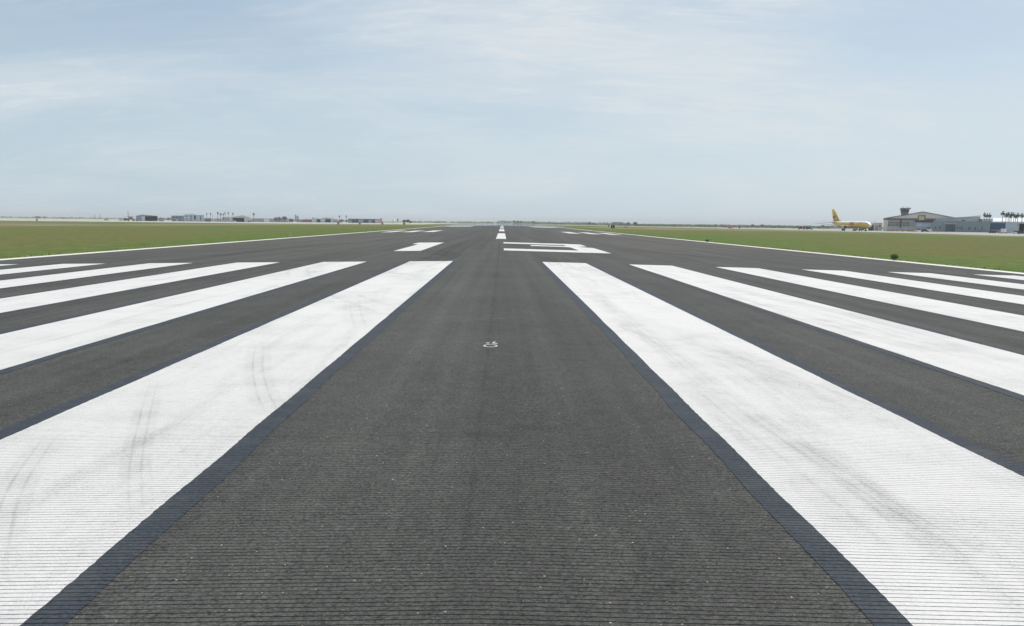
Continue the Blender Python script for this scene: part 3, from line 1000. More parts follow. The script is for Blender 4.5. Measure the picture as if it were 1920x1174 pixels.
def freighter(loc, rz):
    r = empty('cargo_plane', loc, rz)       # nose along +x
    cz = 4.6
    R_ = 2.52
    body = [(24.2, 0.05, cz - 0.75), (23.9, 0.55, cz - 0.72), (23.2, 1.05, cz - 0.62), (22.0, 1.60, cz - 0.42), (20.4, 2.08, cz - 0.20), (18.4, 2.40, cz - 0.04), (16.0, R_, cz),
            (8.0, R_, cz), (0.0, R_, cz), (-8.0, R_, cz), (-12.0, 2.36, cz + 0.14), (-16.0, 1.92, cz + 0.50), (-19.5, 1.35, cz + 0.95), (-22.5, 0.75, cz + 1.35), (-24.2, 0.22, cz + 1.6)]
    n = 28
    v = []; f = []; mi = []
    for p_, rr, o in body:
        for i in range(n):
            t = 2 * math.pi * (i + 0.5) / n
            v.append((p_, rr * math.cos(t), o + rr * math.sin(t)))
    mb = MB()
    for k_ in range(len(body) - 1):
        for i in range(n):
            j = (i + 1) % n
            s_ = math.sin(2 * math.pi * (i + 1.0) / n)
            mt_ = 0 if s_ > 0.62 else (2 if s_ < -0.72 else 1)
            if k_ < 2:
                mt_ = 0
            mb.add([v[k_ * n + i], v[(k_ + 1) * n + i], v[(k_ + 1) * n + j], v[k_ * n + j]], [(0, 1, 2, 3)], mt_, True)
    fus = mb.build('fuselage', [M['planewhite'], M['yellow'], M['planegrey']], r)
    for s in (-1, 1):
        for q in range(3):
            cw = MB()
            x1 = 21.9 - q * 0.62; x2 = x1 - 0.5
            def sp_(x, z):
                rr = 1.6 + (22.0 - x) * 0.30 if x > 20.4 else 2.1
                oc = cz - 0.42 + (22.0 - x) * 0.13
                return s * (math.sqrt(max(rr * rr - (z - oc) ** 2, 0.05)) + 0.03)
            cw.add([(x1, sp_(x1, cz + 0.55), cz + 0.55), (x2, sp_(x2, cz + 0.6), cz + 0.6), (x2, sp_(x2, cz + 1.12), cz + 1.12), (x1, sp_(x1, cz + 0.98), cz + 0.98)], [(0, 1, 2, 3)])
            cw.build('cockpit_window', M['glass'], fus)
    for s in (-1, 1):
        dr = MB()
        for i in range(4):
            a0 = -0.25 + i * 0.26
            ya = math.sqrt(R_ ** 2 - a0 ** 2)
            dr.add([(15.6, s * (R_ + 0.02 - 0.06 * i), cz - 0.3 + i * 0.45), (14.4, s * (R_ + 0.02 - 0.06 * i), cz - 0.3 + i * 0.45),
                    (14.4, s * (R_ + 0.02 - 0.06 * (i + 1)), cz + 0.15 + i * 0.45), (15.6, s * (R_ + 0.02 - 0.06 * (i + 1)), cz + 0.15 + i * 0.45)], [(0, 1, 2, 3)])
        dr.build('door', M['tanedge'], fus)
    letters(fus, 2.5, cz + 0.75, 2.1, R_, -1, M['planered'], cz)
    letters(fus, 11.5, cz + 0.75, 2.1, R_, 1, M['planered'], cz)
    for s in (-1, 1):
        wm = MB()
        airfoil(wm, (6.0, s * 2.0, cz - 1.5), (-4.2, s * 2.0, cz - 1.5), (1.3, s * 8.0, cz - 0.9), (-3.9, s * 8.0, cz - 0.95), 1.25, 0.75)
        airfoil(wm, (1.3, s * 8.0, cz - 0.9), (-3.9, s * 8.0, cz - 0.95), (-7.2, s * 23.6, cz + 0.75), (-9.4, s * 23.6, cz + 0.75), 0.75, 0.25)
        wm.build('wing', M['planegrey'], r)
        tm = MB()
        airfoil(tm, (-16.6, s * 1.2, cz + 0.9), (-21.8, s * 0.9, cz + 0.9), (-22.2, s * 9.2, cz + 1.7), (-24.4, s * 9.2, cz + 1.7), 0.6, 0.2)
        tm.build('tailplane', M['planegrey'], r)
        en = MB()
        ey = s * 7.9; ez = cz - 1.95
        en.lathe([(5.6, 1.02, ez), (5.9, 1.22, ez), (5.4, 1.36, ez), (3.6, 1.38, ez), (1.6, 1.12, ez), (0.9, 0.92, ez)], 18, 0)
        en.lathe([(0.95, 0.70, ez), (-0.6, 0.34, ez)], 12, 1)
        en.v = [(x, y + ey, z) for x, y, z in en.v]
        e_ = en.build('engine', [M['planegrey'], M['dark']], r)
        fa = MB()
        fa.tube((5.64, ey, ez), (5.70, ey, ez), 1.0, 1.0, 18)
        fa.tube((5.70, ey, ez), (6.05, ey, ez), 0.32, 0.05, 10)
        fa.build('fan', M['dark'], e_)
        py_m = MB()
        py_m.prism([(4.6, ez + 1.2), (1.0, ez + 1.0), (-0.6, cz - 1.15), (2.2, cz - 0.85)], ey - 0.16, ey + 0.16)
        py_m.build('pylon', M['planegrey'], e_)
    fm = MB()
    airfoil(fm, (-13.0, 0, cz + 1.9), (-22.0, 0, cz + 1.9), (-21.6, 0, 15.85), (-25.2, 0, 15.85), 0.75, 0.25, True)
    airfoil(fm, (-9.8, 0, cz + 2.2), (-15.0, 0, cz + 2.0), (-14.6, 0, cz + 3.6), (-15.6, 0, cz + 3.6), 0.3, 0.15, True)
    fin = fm.build('tail_fin', M['yellow'], r)
    fl = MB()
    for s in (-1, 1):
        for q in range(3):
            x = -19.3 - q * 1.25
            fl.box(x - 0.9, x, s * 0.33 - 0.02, s * 0.33 + 0.02, 9.4 - 0.1 * q, 10.9 - 0.1 * q)
    fl.build('lettering', M['planered'], fin)
    for gx, gy in ((-1.6, 4.6), (-1.6, -4.6), (18.2, 0.0)):
        gm_ = MB()
        main = gx < 0
        zr = 0.62 if main else 0.5
        gm_.tube((gx, gy, zr), (gx, gy * 0.9, cz - 1.3 if main else cz - 2.0), 0.22, 0.28, 8, 1)
        if main:
            gm_.box(gx - 0.9, gx + 0.9, gy - 0.14, gy + 0.14, zr - 0.12, zr + 0.16, 1)
            gm_.box(gx - 1.0, gx + 1.0, gy * 0.9 + 0.35, gy * 0.9 + 0.42, 1.0, 2.9, 2)
        for dx in ((-0.72, 0.72) if main else (0,)):
            for dy in (-0.42, 0.42):
                gm_.tube((gx + dx, gy + dy - 0.2, zr), (gx + dx, gy + dy + 0.2, zr), zr, zr, 14, 0)
        gm_.build('landing_gear', [M['tyre'], M['steel'], M['planegrey']], r)
    return r


pt_ = P(1595, 420, 600)
plane = freighter((pt_.x, 600, zg(pt_.x, 600) + 0.08), math.atan2(-.983, .182))
tag(plane, 'large yellow and cream freight aircraft parked on the apron beside the hangar', 'cargo plane')


# ================================================================== small light planes
def light_plane(name, site, length, span, zwing, fh, mats, rz, label):
    r = empty(name, site.loc, rz)
    b = MB()
    L = length
    cz = 1.25 * L / 8
    rr = 0.075 * L
    b.lathe([(L / 2, 0.1 * rr, cz), (L * 0.46, 0.55 * rr, cz), (L * 0.3, 0.9 * rr, cz), (L * 0.1, rr, cz + 0.1 * rr), (-L * 0.1, 0.9 * rr, cz + .1 * rr), (-L * 0.35, 0.4 * rr, cz + .3 * rr), (-L / 2, 0.15 * rr, cz + .5 * rr)], 12)
    fus = b.build('fuselage', mats[0], r)
    c = MB()
    c.lathe([(L * 0.2, 0.2 * rr, cz + rr * 0.7), (L * 0.12, 0.6 * rr, cz + rr * 0.8), (-L * 0.02, 0.6 * rr, cz + rr * 0.8), (-L * 0.14, 0.15 * rr, cz + rr * 0.6)], 10)
    c.build('canopy', M['glass'], fus)
    for s in (-1, 1):
        wm = MB()
        zz_ = cz + zwing
        airfoil(wm, (L * 0.16, s * rr * 0.3, zz_), (-L * 0.06, s * rr * 0.3, zz_), (L * 0.12, s * span / 2, zz_ + 0.25), (-L * 0.03, s * span / 2, zz_ + 0.25), 0.05 * L * 0.5, 0.04)
        wm.build('wing', mats[1], r)
        tm = MB()
        airfoil(tm, (-L * 0.38, 0, cz + 0.3 * rr), (-L * 0.5, 0, cz + 0.3 * rr), (-L * 0.42, s * span * 0.17, cz + 0.35 * rr), (-L * 0.5, s * span * 0.17, cz + 0.35 * rr), 0.08, 0.03)
        tm.build('tailplane', mats[1], r)
        gm_ = MB()
        gm_.tube((L * 0.04, s * rr * 1.3, 0.3), (L * 0.05, s * rr * 0.5, cz - 0.5 * rr), 0.06, 0.08, 6, 1)
        gm_.tube((L * 0.04, s * rr * 1.3 - 0.1, 0.28), (L * 0.04, s * rr * 1.3 + 0.1, 0.28), 0.28, 0.28, 10, 0)
        gm_.build('wheel', [M['tyre'], M['steel']], r)
    gm_ = MB()
    gm_.tube((L * 0.36, -0.08, 0.25), (L * 0.36, 0.08, 0.25), 0.25, 0.25, 10, 0)
    gm_.tube((L * 0.36, 0, 0.25), (L * 0.36, 0, cz - .4 * rr), 0.05, 0.07, 6, 1)
    gm_.build('wheel', [M['tyre'], M['steel']], r)
    fm = MB()
    airfoil(fm, (-L * 0.34, 0, cz + 0.4 * rr), (-L * 0.5, 0, cz + 0.4 * rr), (-L * 0.45, 0, cz + fh), (-L * 0.53, 0, cz + fh), 0.12, 0.05, True)
    fm.build('tail_fin', mats[2], r)
    return tag(r, label, 'aeroplane')


s_ = Site(1368, 720)
light_plane('light_plane', s_, 7.6, 8.5, -0.15, 1.5, [M['red'], M['red'], M['planered']], s_.rz + 0.25, 'small bright red aeroplane low on the far grass right of the runway')
s_ = Site(737, 1250)
light_plane('parked_plane', s_, 15.5, 15, -0.3, 4.6, [M['planewhite'], M['planewhite'], M['darkblue']], s_.rz + math.pi - 0.2, 'white aeroplane with dark tail fin parked right of the long dark hangar')
s_ = Site(245, 900)
light_plane('transport_plane', s_, 19.0, 13.0, 1.9, 8.4, [M['towergrey'], M['towergrey'], M['towergrey']], s_.rz - math.pi / 2 + 0.25, 'grey high-wing aeroplane seen head-on at the left end of the buildings')


# ================================================================== vehicles
def truck(name, site, L, H, cabc, bodc, label, cat, flip=False, flatbed=False, W=2.3, turn=0.0):
    r = empty(name, site.loc, site.rz + (math.pi if flip else 0) + turn)
    c = MB()
    c.prism([(L * 0.28, 0.55), (L * 0.5, 0.55), (L * 0.5, H * 0.5), (L * 0.44, H * 0.82), (L * 0.28, H * 0.86)], -W / 2, W / 2)
    cab = c.build('cab', cabc, r)
    g_ = MB()
    g_.prism([(L * 0.33, H * 0.52), (L * 0.48, H * 0.52), (L * 0.438, H * 0.78), (L * 0.33, H * 0.80)], -W / 2 - 0.01, -W / 2 + 0.02)
    g_.build('window', M['glass'], cab)
    g_ = MB()
    g_.prism([(L * 0.33, H * 0.52), (L * 0.48, H * 0.52), (L * 0.438, H * 0.78), (L * 0.33, H * 0.80)], W / 2 - 0.02, W / 2 + 0.01)
    g_.build('window', M['glass'], cab)
    b = MB()
    b.box(-L / 2, L * 0.27, -W / 2, W / 2, 0.6, H * 0.42 if flatbed else H)
    if flatbed:
        b.box(-L * 0.35, L * 0.1, -W * 0.3, W * 0.3, H * 0.42, H * 0.8)
    b.build('cargo_body', bodc, r)
    for wx in (-L * 0.33, L * 0.34):
        for s in (-1, 1):
            wm = MB()
            wm.tube((wx, s * (W / 2 - 0.28), 0.45), (wx, s * (W / 2 + 0.01), 0.45), 0.45, 0.45, 12)
            wm.build('wheel', M['tyre'], r)
    return tag(r, label, cat)


def car(name, site, L, H, col, label, flip=False, cat='car', turn=0.0):
    r = empty(name, site.loc, site.rz + (math.pi if flip else 0) + turn)
    W = 1.8
    b = MB()
    b.prism([(-L / 2, 0.28), (L / 2, 0.28), (L / 2, H * 0.48), (L * 0.30, H * 0.56), (-L * 0.46, H * 0.60), (-L / 2, H * 0.5)], -W / 2, W / 2)
    body = b.build('body', col, r)
    c = MB()
    c.prism([(-L * 0.42, H * 0.58), (L * 0.27, H * 0.56), (L * 0.12, H * 0.96), (-L * 0.32, H * 0.97)], -W / 2 + 0.12, W / 2 - 0.12)
    c.build('cabin', M['glass'], r)
    c = MB()
    c.prism([(-L * 0.31, H * 0.972), (L * 0.115, H * 0.962), (L * 0.10, H), (-L * 0.30, H)], -W / 2 + 0.14, W / 2 - 0.14)
    c.build('roof', col, r)
    for wx in (-L * 0.31, L * 0.32):
        for s in (-1, 1):
            wm = MB()
            wm.tube((wx, s * (W / 2 - 0.2), 0.32), (wx, s * (W / 2 + 0.02), 0.32), 0.32, 0.32, 12)
            wm.build('wheel', M['tyre'], r)
    return tag(r, label, cat)


truck('loader_truck', Site(1503.5, 700), 5.8, 3.3, M['rust'], M['rust'], 'rust red loader with raised deck standing on the far apron', 'loader', flatbed=True)
truck('tanker_truck', Site(1518, 690), 5.6, 2.7, M['white'], M['darkblue'], 'dark vehicle with white cab beside the rust red loader', 'truck')
truck('cargo_loader', Site(1607, 588), 5.6, 2.9, M['towergrey'], M['slate'], 'dark grey cargo loader under the front of the yellow aircraft', 'loader', flatbed=True)
truck('tow_tractor', Site(1619.5, 583), 3.6, 2.1, M['dark'], M['darkblue'], 'low dark tow tractor at the nose wheel of the yellow aircraft', 'tractor', flatbed=True)
truck('service_truck', Site(1634, 640), 3.2, 4.6, M['dark'], M['dark'], 'dark tall truck by the nose of the yellow aircraft', 'truck', turn=-1.0)
car('parked_van', Site(1735.5, 560), 4.9, 2.0, M['dark'], 'dark van in front of the open hangar doorway', cat='van')
car('white_car', Site(1724, 572), 4.6, 2.2, M['white'], 'white vehicle left of the dark van at the hangar', cat='car')
car('pickup', Site(1742.5, 590), 4.2, 3.4, M['white'], 'white tall vehicle right of the dark van at the hangar', cat='van')
car('sedan', Site(1909, 470), 5.4, 1.9, M['white'], 'white car at the right edge by the dark garage door')
car('dark_car', Site(1917, 458), 4.6, 1.5, M['dark'], 'black car in front of the white car at the right edge')
truck('box_truck', Site(1883, 500), 2.9, 2.9, M['white'], M['white'], 'small white truck between the navy blue building and the light grey building', 'truck', turn=1.2)
car('estate_car', Site(1868, 505), 5.2, 1.7, M['midgrey'], 'grey car parked below the navy blue wall')
car('hatchback', Site(1862, 500), 4.2, 1.5, M['dark'], 'dark car left of the grey car below the navy blue wall')
car('far_car', Site(200, 1050), 5.2, 1.5, M['dark'], 'dark car alone on the pale apron left of the grey aeroplane')
car('far_pickup', Site(227, 1000), 4.4, 1.6, M['slate'], 'slate grey pickup next to the grey aeroplane', cat='pickup')
car('far_van', Site(546, 1150), 3.6, 2.0, M['white'], 'white van in front of the dark open shed', cat='van')

# ground equipment in front of the big hangar
proto = None
cart_x = [1666, 1671, 1676.5, 1684, 1693.5, 1704, 1709.5, 1715]
ordn = ['first', 'second', 'third', 'fourth', 'fifth', 'sixth', 'seventh', 'eighth', 'ninth', 'tenth', 'eleventh', 'twelfth']
for i, px in enumerate(cart_x):
    s_ = Site(px, 592 + (i % 3) * 6)
    if proto is None:
        proto = empty('baggage_cart', s_.loc, s_.rz)
        part('deck', M['cart'], proto, (-0.95, 0.95, -0.8, 0.8, 0.45, 0.62))
        mbx = MB(); mbx.box(-0.95, 0.95, -0.80, -0.74, 0.62, 1.25); mbx.box(-0.95, 0.95, 0.74, 0.80, 0.62, 1.25); mbx.box(-0.95, -0.88, -0.74, 0.74, 0.62, 1.5)
        mbx.build('side_panel', M['cart'], proto)
        for wx in (-0.6, 0.6):
            for sy in (-0.6, 0.6):
                wm = MB(); wm.tube((wx, sy - 0.08, 0.24), (wx, sy + 0.08, 0.24), 0.24, 0.24, 10); wm.build('wheel', M['tyre'], proto)
        wm = MB(); wm.tube((0.95, 0, 0.5), (1.7, 0, 0.25), 0.04, 0.04, 6); wm.build('tow_bar', M['steel'], proto)
        o = proto
    else:
        o = copy_tree(proto)
        o.location = s_.loc
        o.rotation_euler = (0, 0, s_.rz + random.uniform(-0.5, 0.5))
    tag(o, 'orange equipment cart, %s from the left in the row before the big hangar' % ordn[i], 'cart', 'orange carts in front of the big hangar')


# ================================================================== buildings
def gable_house(name, px0, px1, yeave, ypeak, D, depth, wall, roof, label, opening=None, peak=None, turn=0.0, inner=None, cat='hangar'):
    """gable end to the camera; opening (pxa, pxb, ytop) is a real recess"""
    pc = (px0 + px1) / 2
    s = Site(pc, D, turn)
    r = s.root(name)
    x0, x1 = s.x(px0), s.x(px1)
    he, hp = s.z(yeave), s.z(ypeak)
    xp = s.x(peak) if peak else (x0 + x1) / 2
    mb = MB()
    t = 0.3
    if opening:
        oa, ob, oz = s.x(opening[0]), s.x(opening[1]), min(s.z(opening[2]), he - 0.15)
        mb.box(x0, oa, 0, t, -0.3, he); mb.box(ob, x1, 0, t, -0.3, he); mb.box(oa, ob, 0, t, oz, he)
    else:
        mb.box(x0, x1, 0, t, -0.3, he)
    mb.box(x0, x0 + t, t, depth, -0.3, he); mb.box(x1 - t, x1, t, depth, -0.3, he); mb.box(x0 + t, x1 - t, depth - t, depth, -0.3, he)
    mb.prism([(x0, he), (x1, he), (xp, hp)], 0, t)
    mb.prism([(x0, he), (x1, he), (xp, hp)], depth - t, depth)
    mb.build('wall', wall, r)
    rf = MB()
    o = 0.5
    th = 0.25
    k1 = (hp - he) / max(xp - x0, 0.1); k2 = (hp - he) / max(x1 - xp, 0.1)
    rf.prism([(x0 - o, he - o * k1 + 0.01), (xp, hp + 0.01), (xp, hp + th), (x0 - o, he - o * k1 + th)], -o, depth + o)
    rf.prism([(xp + 0.005, hp + 0.01), (x1 + o, he - o * k2 + 0.01), (x1 + o, he - o * k2 + th), (xp + 0.005, hp + th)], -o, depth + o)
    rf.build('roof', roof, r)
    if opening:
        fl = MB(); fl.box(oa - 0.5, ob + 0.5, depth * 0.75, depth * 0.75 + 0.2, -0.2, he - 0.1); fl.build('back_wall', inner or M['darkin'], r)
    return r, s


def block(name, px0, px1, ytop, D, depth, wall, roof, label, cat='building', group=None, turn=0.0):
    pc = (px0 + px1) / 2
    s = Site(pc, D, turn)
    r = s.root(name)
    x0, x1, h = s.x(px0), s.x(px1), s.z(ytop)
    mb = MB(); mb.box(x0, x1, 0, depth, -0.4, h - 0.28); mb.build('wall', wall, r)
    mb = MB(); mb.box(x0 - 0.2, x1 + 0.2, -0.2, depth + 0.2, h - 0.28, h); mb.build('roof', roof, r)
    tag(r, label, cat, group)
    return r, s


def holes(r, s, name, mat, rects, proud=0.04, depth0=0.0):
    """each window or door its own part: (pxa, pxb, ytop, ybottom)"""
    for (a, b, yt, yb) in rects:
        mb = MB()
        zt, zb_ = s.z(yt), s.z(yb)
        if zb_ < 0.2:
            zb_ = 0.0
        xa, xb = s.x(a), s.x(b)
        mb.box(xa, xb, depth0 - proud, depth0 + 0.02, zb_, zt)
        mb.build(name, mat, r)


# ---- big hangar on the right
D_H = 640
s = Site(1724, D_H)
r = s.root('aircraft_hangar')
tag(r, 'big gabled hangar with tan emblem and bands of glazing right of the yellow aircraft', 'hangar')
xL, xR, xP = s.x(1655), s.x(1795), s.x(1729)
he, hp = s.z(409.6), s.z(397.8)
dep = 46
t = 0.4
o1, o2 = s.x(1716), s.x(1748)
hf = s.z(413.0)
mb = MB()
mb.box(xL, o1, 0, t, -0.3, hf); mb.box(o2, xR, 0, t, -0.3, hf)
mb.box(o1, o2, 0, t, s.z(416.6), hf)
mb.box(xL, xL + t, t, dep, -0.3, hf); mb.box(xR - t, xR, t, dep, -0.3, hf)
mb.build('wall', M['midgrey'], r)
mb = MB()
xg0, xg1 = s.x(1662), xR
mb.prism([(xg0, he), (xg1, he), (xP, hp)], 0, t)
mb.prism([(xg0, he), (xg1, he), (xP, hp)], dep - t, dep)
mb.build('gable', M['gable'], r)
mb = MB()
mb.box(xL - 0.3, o1, -0.25, dep, hf, he - 0.003)
mb.box(o1, xR + 0.3, -0.25, dep, hf, he - 0.003)
mb.build('fascia', M['brownred'], r)
mb = MB()
k1 = (hp - he) / (xP - xg0); k2 = (hp - he) / (xg1 - xP)
mb.prism([(xg0 - 1.2, he - 1.2 * k1 + 0.02), (xP, hp + 0.02), (xP, hp + 0.45), (xg0 - 1.2, he - 1.2 * k1 + 0.45)], -1.0, dep + 1)
mb.prism([(xP + 0.01, hp + 0.02), (xg1 + 1.0, he - k2 + 0.02), (xg1 + 1.0, he - k2 + 0.45), (xP + 0.01, hp + 0.45)], -1.0, dep + 1)
mb.build('roof', M['greyroof'], r)
for xa, za, xb, zb_ in ((xg0 - 1.2, he - 1.2 * k1, xP, hp), (xP + 0.01, hp, xg1 + 1.0, he - k2)):
    mb = MB(); mb.prism([(xa, za - 0.1), (xb, zb_ - 0.1), (xb, zb_ + 0.5), (xa, za + 0.5)], -1.12, -1.005); mb.build('barge_board', M['towergrey'], r)
mb = MB()
mb.box(xL - 0.02, s.x(1663.5), -0.12, 0.0, -0.2, hf - 0.01)
mb.build('end_wall', M['beige'], r)
em = MB(); em.box(s.x(1720.5), s.x(1734.5), -0.55, -0.30, s.z(413.2), s.z(403.6)); emb = em.build('emblem', M['tanedge'], r)
em = MB(); em.box(s.x(1722.3), s.x(1732), -0.60, -0.555, s.z(412.6), s.z(405.0)); em.build('emblem_panel', M['tan'], emb)
for a, b in ((1664.5, 1670), (1671.2, 1678), (1679.2, 1686.3), (1691, 1696.5), (1697.7, 1704.5)):
    mb = MB(); mb.box(s.x(a), s.x(b), -0.06, 0.0, s.z(424.2), s.z(416.6)); wn = mb.build('window', M['greenglass'], r)
    fr = MB()
    for q in range(1, 4):
        x = s.x(a) + (s.x(b) - s.x(a)) * q / 4
        fr.box(x - 0.04, x + 0.04, -0.10, -0.062, s.z(424.2), s.z(416.6))
    zq = (s.z(424.2) + s.z(416.6)) / 2
    fr.box(s.x(a), s.x(b), -0.13, -0.102, zq - 0.05, zq + 0.05)
    fr.build('glazing_bar', M['gable'], wn)
part('column', M['dark'], r, (s.x(1687.4), s.x(1689.6), -0.5, -0.02, s.z(427.5), hf - 0.02))
part('dark_opening_top', M['dark'], r, (o1 - 0.2, o2 + 0.6, -0.35, -0.02, s.z(416.8), hf - 0.05))  # shade in the top of the opening, put in as a dark slab
# panes just inside the bay; sky seen through is put into their pale blue
for q in range(5):
    a = s.x(1717.5) + q * (s.x(1747) - s.x(1717.5)) / 5 + 0.1
    b = a + (s.x(1747) - s.x(1717.5)) / 5 - 0.25
    part('glazed_panel', M['paleglass'], r, (a, b, 1.2, 1.3, s.z(425.0), s.z(417.0)))
part('bay_wall', M['greywall'], r, (o1 + 0.05, o2 - 0.05, 1.35, 1.6, -0.2, s.z(416.7)))
part('low_wall', M['lightgrey'], r, (s.x(1664), s.x(1716), -0.05, 0.0, 0.0, s.z(425.6)))

# ---- control tower
s = Site(1695, 720)
r = s.root('control_tower')
tag(r, 'dark grey control tower with flared cab rising behind the big hangar', 'control tower')
mb = MB(); n = 8
rs = 6.6 * s.sx
mb.lathe([(-0.3, rs, 0), (s.z(403.0), rs, 0)], 8, axis='z'); mb.build('shaft', M['towergrey'], r)
mb = MB(); mb.lathe([(s.z(403.0) + 0.01, rs, 0), (s.z(397.5), 7.9 * s.sx, 0)], 8, axis='z'); mb.build('cab_base', M['towergrey'], r)
mb = MB(); mb.lathe([(s.z(397.5) + 0.01, 7.8 * s.sx, 0), (s.z(392.2), 9.0 * s.sx, 0)], 8, axis='z'); mb.build('cab_window', M['towerglass'], r)
mb = MB(); mb.lathe([(s.z(392.2) + 0.01, 9.4 * s.sx, 0), (s.z(390.8), 9.5 * s.sx, 0), (s.z(390.0), 7.5 * s.sx, 0)], 8, axis='z'); mb.build('roof', M['towergrey'], r)
for a in (0.39, 1.18, 1.96, 2.75, 3.53, 4.32, 5.1, 5.9):
    mb = MB(); mb.tube((7.95 * s.sx * math.cos(a), 7.95 * s.sx * math.sin(a), s.z(397.5)), (9.2 * s.sx * math.cos(a), 9.2 * s.sx * math.sin(a), s.z(392.2)), 0.14, 0.14, 5); mb.build('mullion', M['towergrey'], r)
for q, (a, top) in enumerate(((1692, 385.5), (1699, 386.5), (1701.5, 388), (1704.5, 388.5), (1688, 388.5))):
    mb = MB(); mb.tube((s.x(a), 0.4 * (q - 2), s.z(389.9)), (s.x(a), 0.4 * (q - 2), s.z(top)), 0.14, 0.07, 6); mb.build('antenna', M['dark'], r)
part('radio_dish', M['dark'], r, (s.x(1703.3), s.x(1706), -0.4, 0.4, s.z(392), s.z(389.6)))

# ---- low pale building left of the hangar
r, s = block('service_building', 1628, 1654, 418, 660, 14, M['beige'], M['greyroof'], 'low beige building between the aircraft nose and the big hangar')
holes(r, s, 'door', M['midgrey'], [(1641.5, 1646.5, 422.5, 434)])
holes(r, s, 'window', M['glass'], [(1648.5, 1651.5, 422, 426), (1631.5, 1633, 422, 426)])

# ---- blue grey terminal with swooping roof
s = Site(1803, 605)
r = s.root('terminal_building')
tag(r, 'long blue grey metal building with upswept roof right of the big hangar', 'building')
hb = s.z(414.6)
part('wall', M['bluegrey'], r, (s.x(1748), s.x(1858), 0, 22, -0.4, hb - 0.25))
part('parapet', M['slate'], r, (s.x(1747.6), s.x(1858.4), -0.2, 22.2, hb - 0.25, hb))
mb = MB()
mb.prism([(s.x(1752), hb), (s.x(1836), hb), (s.x(1836), s.z(406.2)), (s.x(1795), s.z(408.7)), (s.x(1752), s.z(410.4))], 6, 20)
mb.build('clerestory_wall', M['white'], r)
mb = MB()
ups = [(1749, 410.6), (1770, 409.9), (1795, 408.5), (1815, 407.2), (1838, 404.9)]
prof = [(s.x(a), s.z(b) + 0.02) for a, b in ups] + [(s.x(a), s.z(b) + 0.42) for a, b in reversed(ups)]
mb.prism(prof, 3.5, 22)
mb.build('upswept_roof', M['greyroof'], r)
holes(r, s, 'window', M['greenglass'], [(1752, 1754.6, 425, 429.2), (1760.5, 1764.5, 425, 429.2), (1793.8, 1796, 425, 429), (1798.4, 1799.8, 425, 429), (1802, 1805, 424.6, 429.4), (1816.5, 1820, 425.6, 430.2),
                                        (1827.5, 1830.5, 425.6, 430.2), (1841, 1843, 425.6, 430)])
part('entrance', M['darkblue'], r, (s.x(1773), s.x(1791.5), -0.08, 0.02, 0.0, s.z(420.6)))
part('entrance_door', M['glass'], r, (s.x(1780), s.x(1784), -0.14, -0.085, 0.0, s.z(425.5)))
part('canopy', M['pink'], r, (s.x(1770), s.x(1792.4), -2.2, -0.082, s.z(420.6), s.z(419.4)))
part('vent', M['dark'], r, (s.x(1803), s.x(1808.6), 5.9, 5.99, s.z(414.2), s.z(412.2)))
part('roof_unit', M['brownred'], r, (s.x(1835), s.x(1841.5), 3, 5.5, hb + 0.003, s.z(410.6)))
part('side_panel', M['slate'], r, (s.x(1836) + 0.01, s.x(1837.5), 6.5, 19.5, hb + 0.003, s.z(406.6)))

# ---- white roofed hangar behind
s = Site(1900, 700)
r = s.root('white_roofed_hangar')
tag(r, 'long hangar with bright white roof behind the navy building at the right edge', 'hangar')
hw = s.z(415.8)
part('wall', M['white'], r, (s.x(1860), s.x(1990), 0, 30, -0.4, hw))
mb = MB(); mb.prismx([(-0.6, hw + 0.01), (15, s.z(408.6)), (30.6, hw + 0.01)], s.x(1859.5), s.x(1991)); mb.build('roof', M['whiteroof'], r)
r, s = block('annex_building', 1842, 1861, 410.5, 690, 8, M['lightgrey'], M['lightgrey'], 'pale grey upper block seen behind the three palms')

# ---- navy blue wing and light grey building with garage
s = Site(1871, 560)
r = s.root('navy_blue_building')
tag(r, 'deep navy blue metal building between the blue grey wall and the light grey garage', 'building')
part('wall', M['navy'], r, (s.x(1857.5), s.x(1886), 0, 15, s.z(430.5), s.z(418.6)))
part('base_wall', M['midgrey'], r, (s.x(1857.5), s.x(1886), 0.4, 15, -0.4, s.z(430.5) - 0.003))
part('roof', M['slate'], r, (s.x(1857), s.x(1886.5), -0.2, 15.2, s.z(418.6) + 0.003, s.z(416.6)))
part('downpipe', M['dark'], r, (s.x(1857), s.x(1859), -0.25, -0.02, -0.1, s.z(418.8)))
s = Site(1912, 535)
r = s.root('garage_building')
tag(r, 'light grey metal building with dark open garage door at the right edge', 'building')
hw = s.z(416.6)
part('wall', M['lightgrey'], r, (s.x(1886.6), s.x(1911.2), 0, 14, -0.4, hw - 0.25), (s.x(1911.2), s.x(1921), 0, 14, s.z(419.4), hw - 0.25), (s.x(1921), s.x(1950), 0, 14, -0.4, hw - 0.25))
part('roof', M['white'], r, (s.x(1886), s.x(1951), -0.3, 14.3, hw - 0.25, hw))
part('garage_interior', M['darkin'], r, (s.x(1911.2), s.x(1921), 5.0, 13.9, -0.3, s.z(419.4) - 0.003))
part('light_fitting', M['rust'], r, (s.x(1907.6), s.x(1909.4), -0.3, 0.0, s.z(422.6), s.z(420.8)))

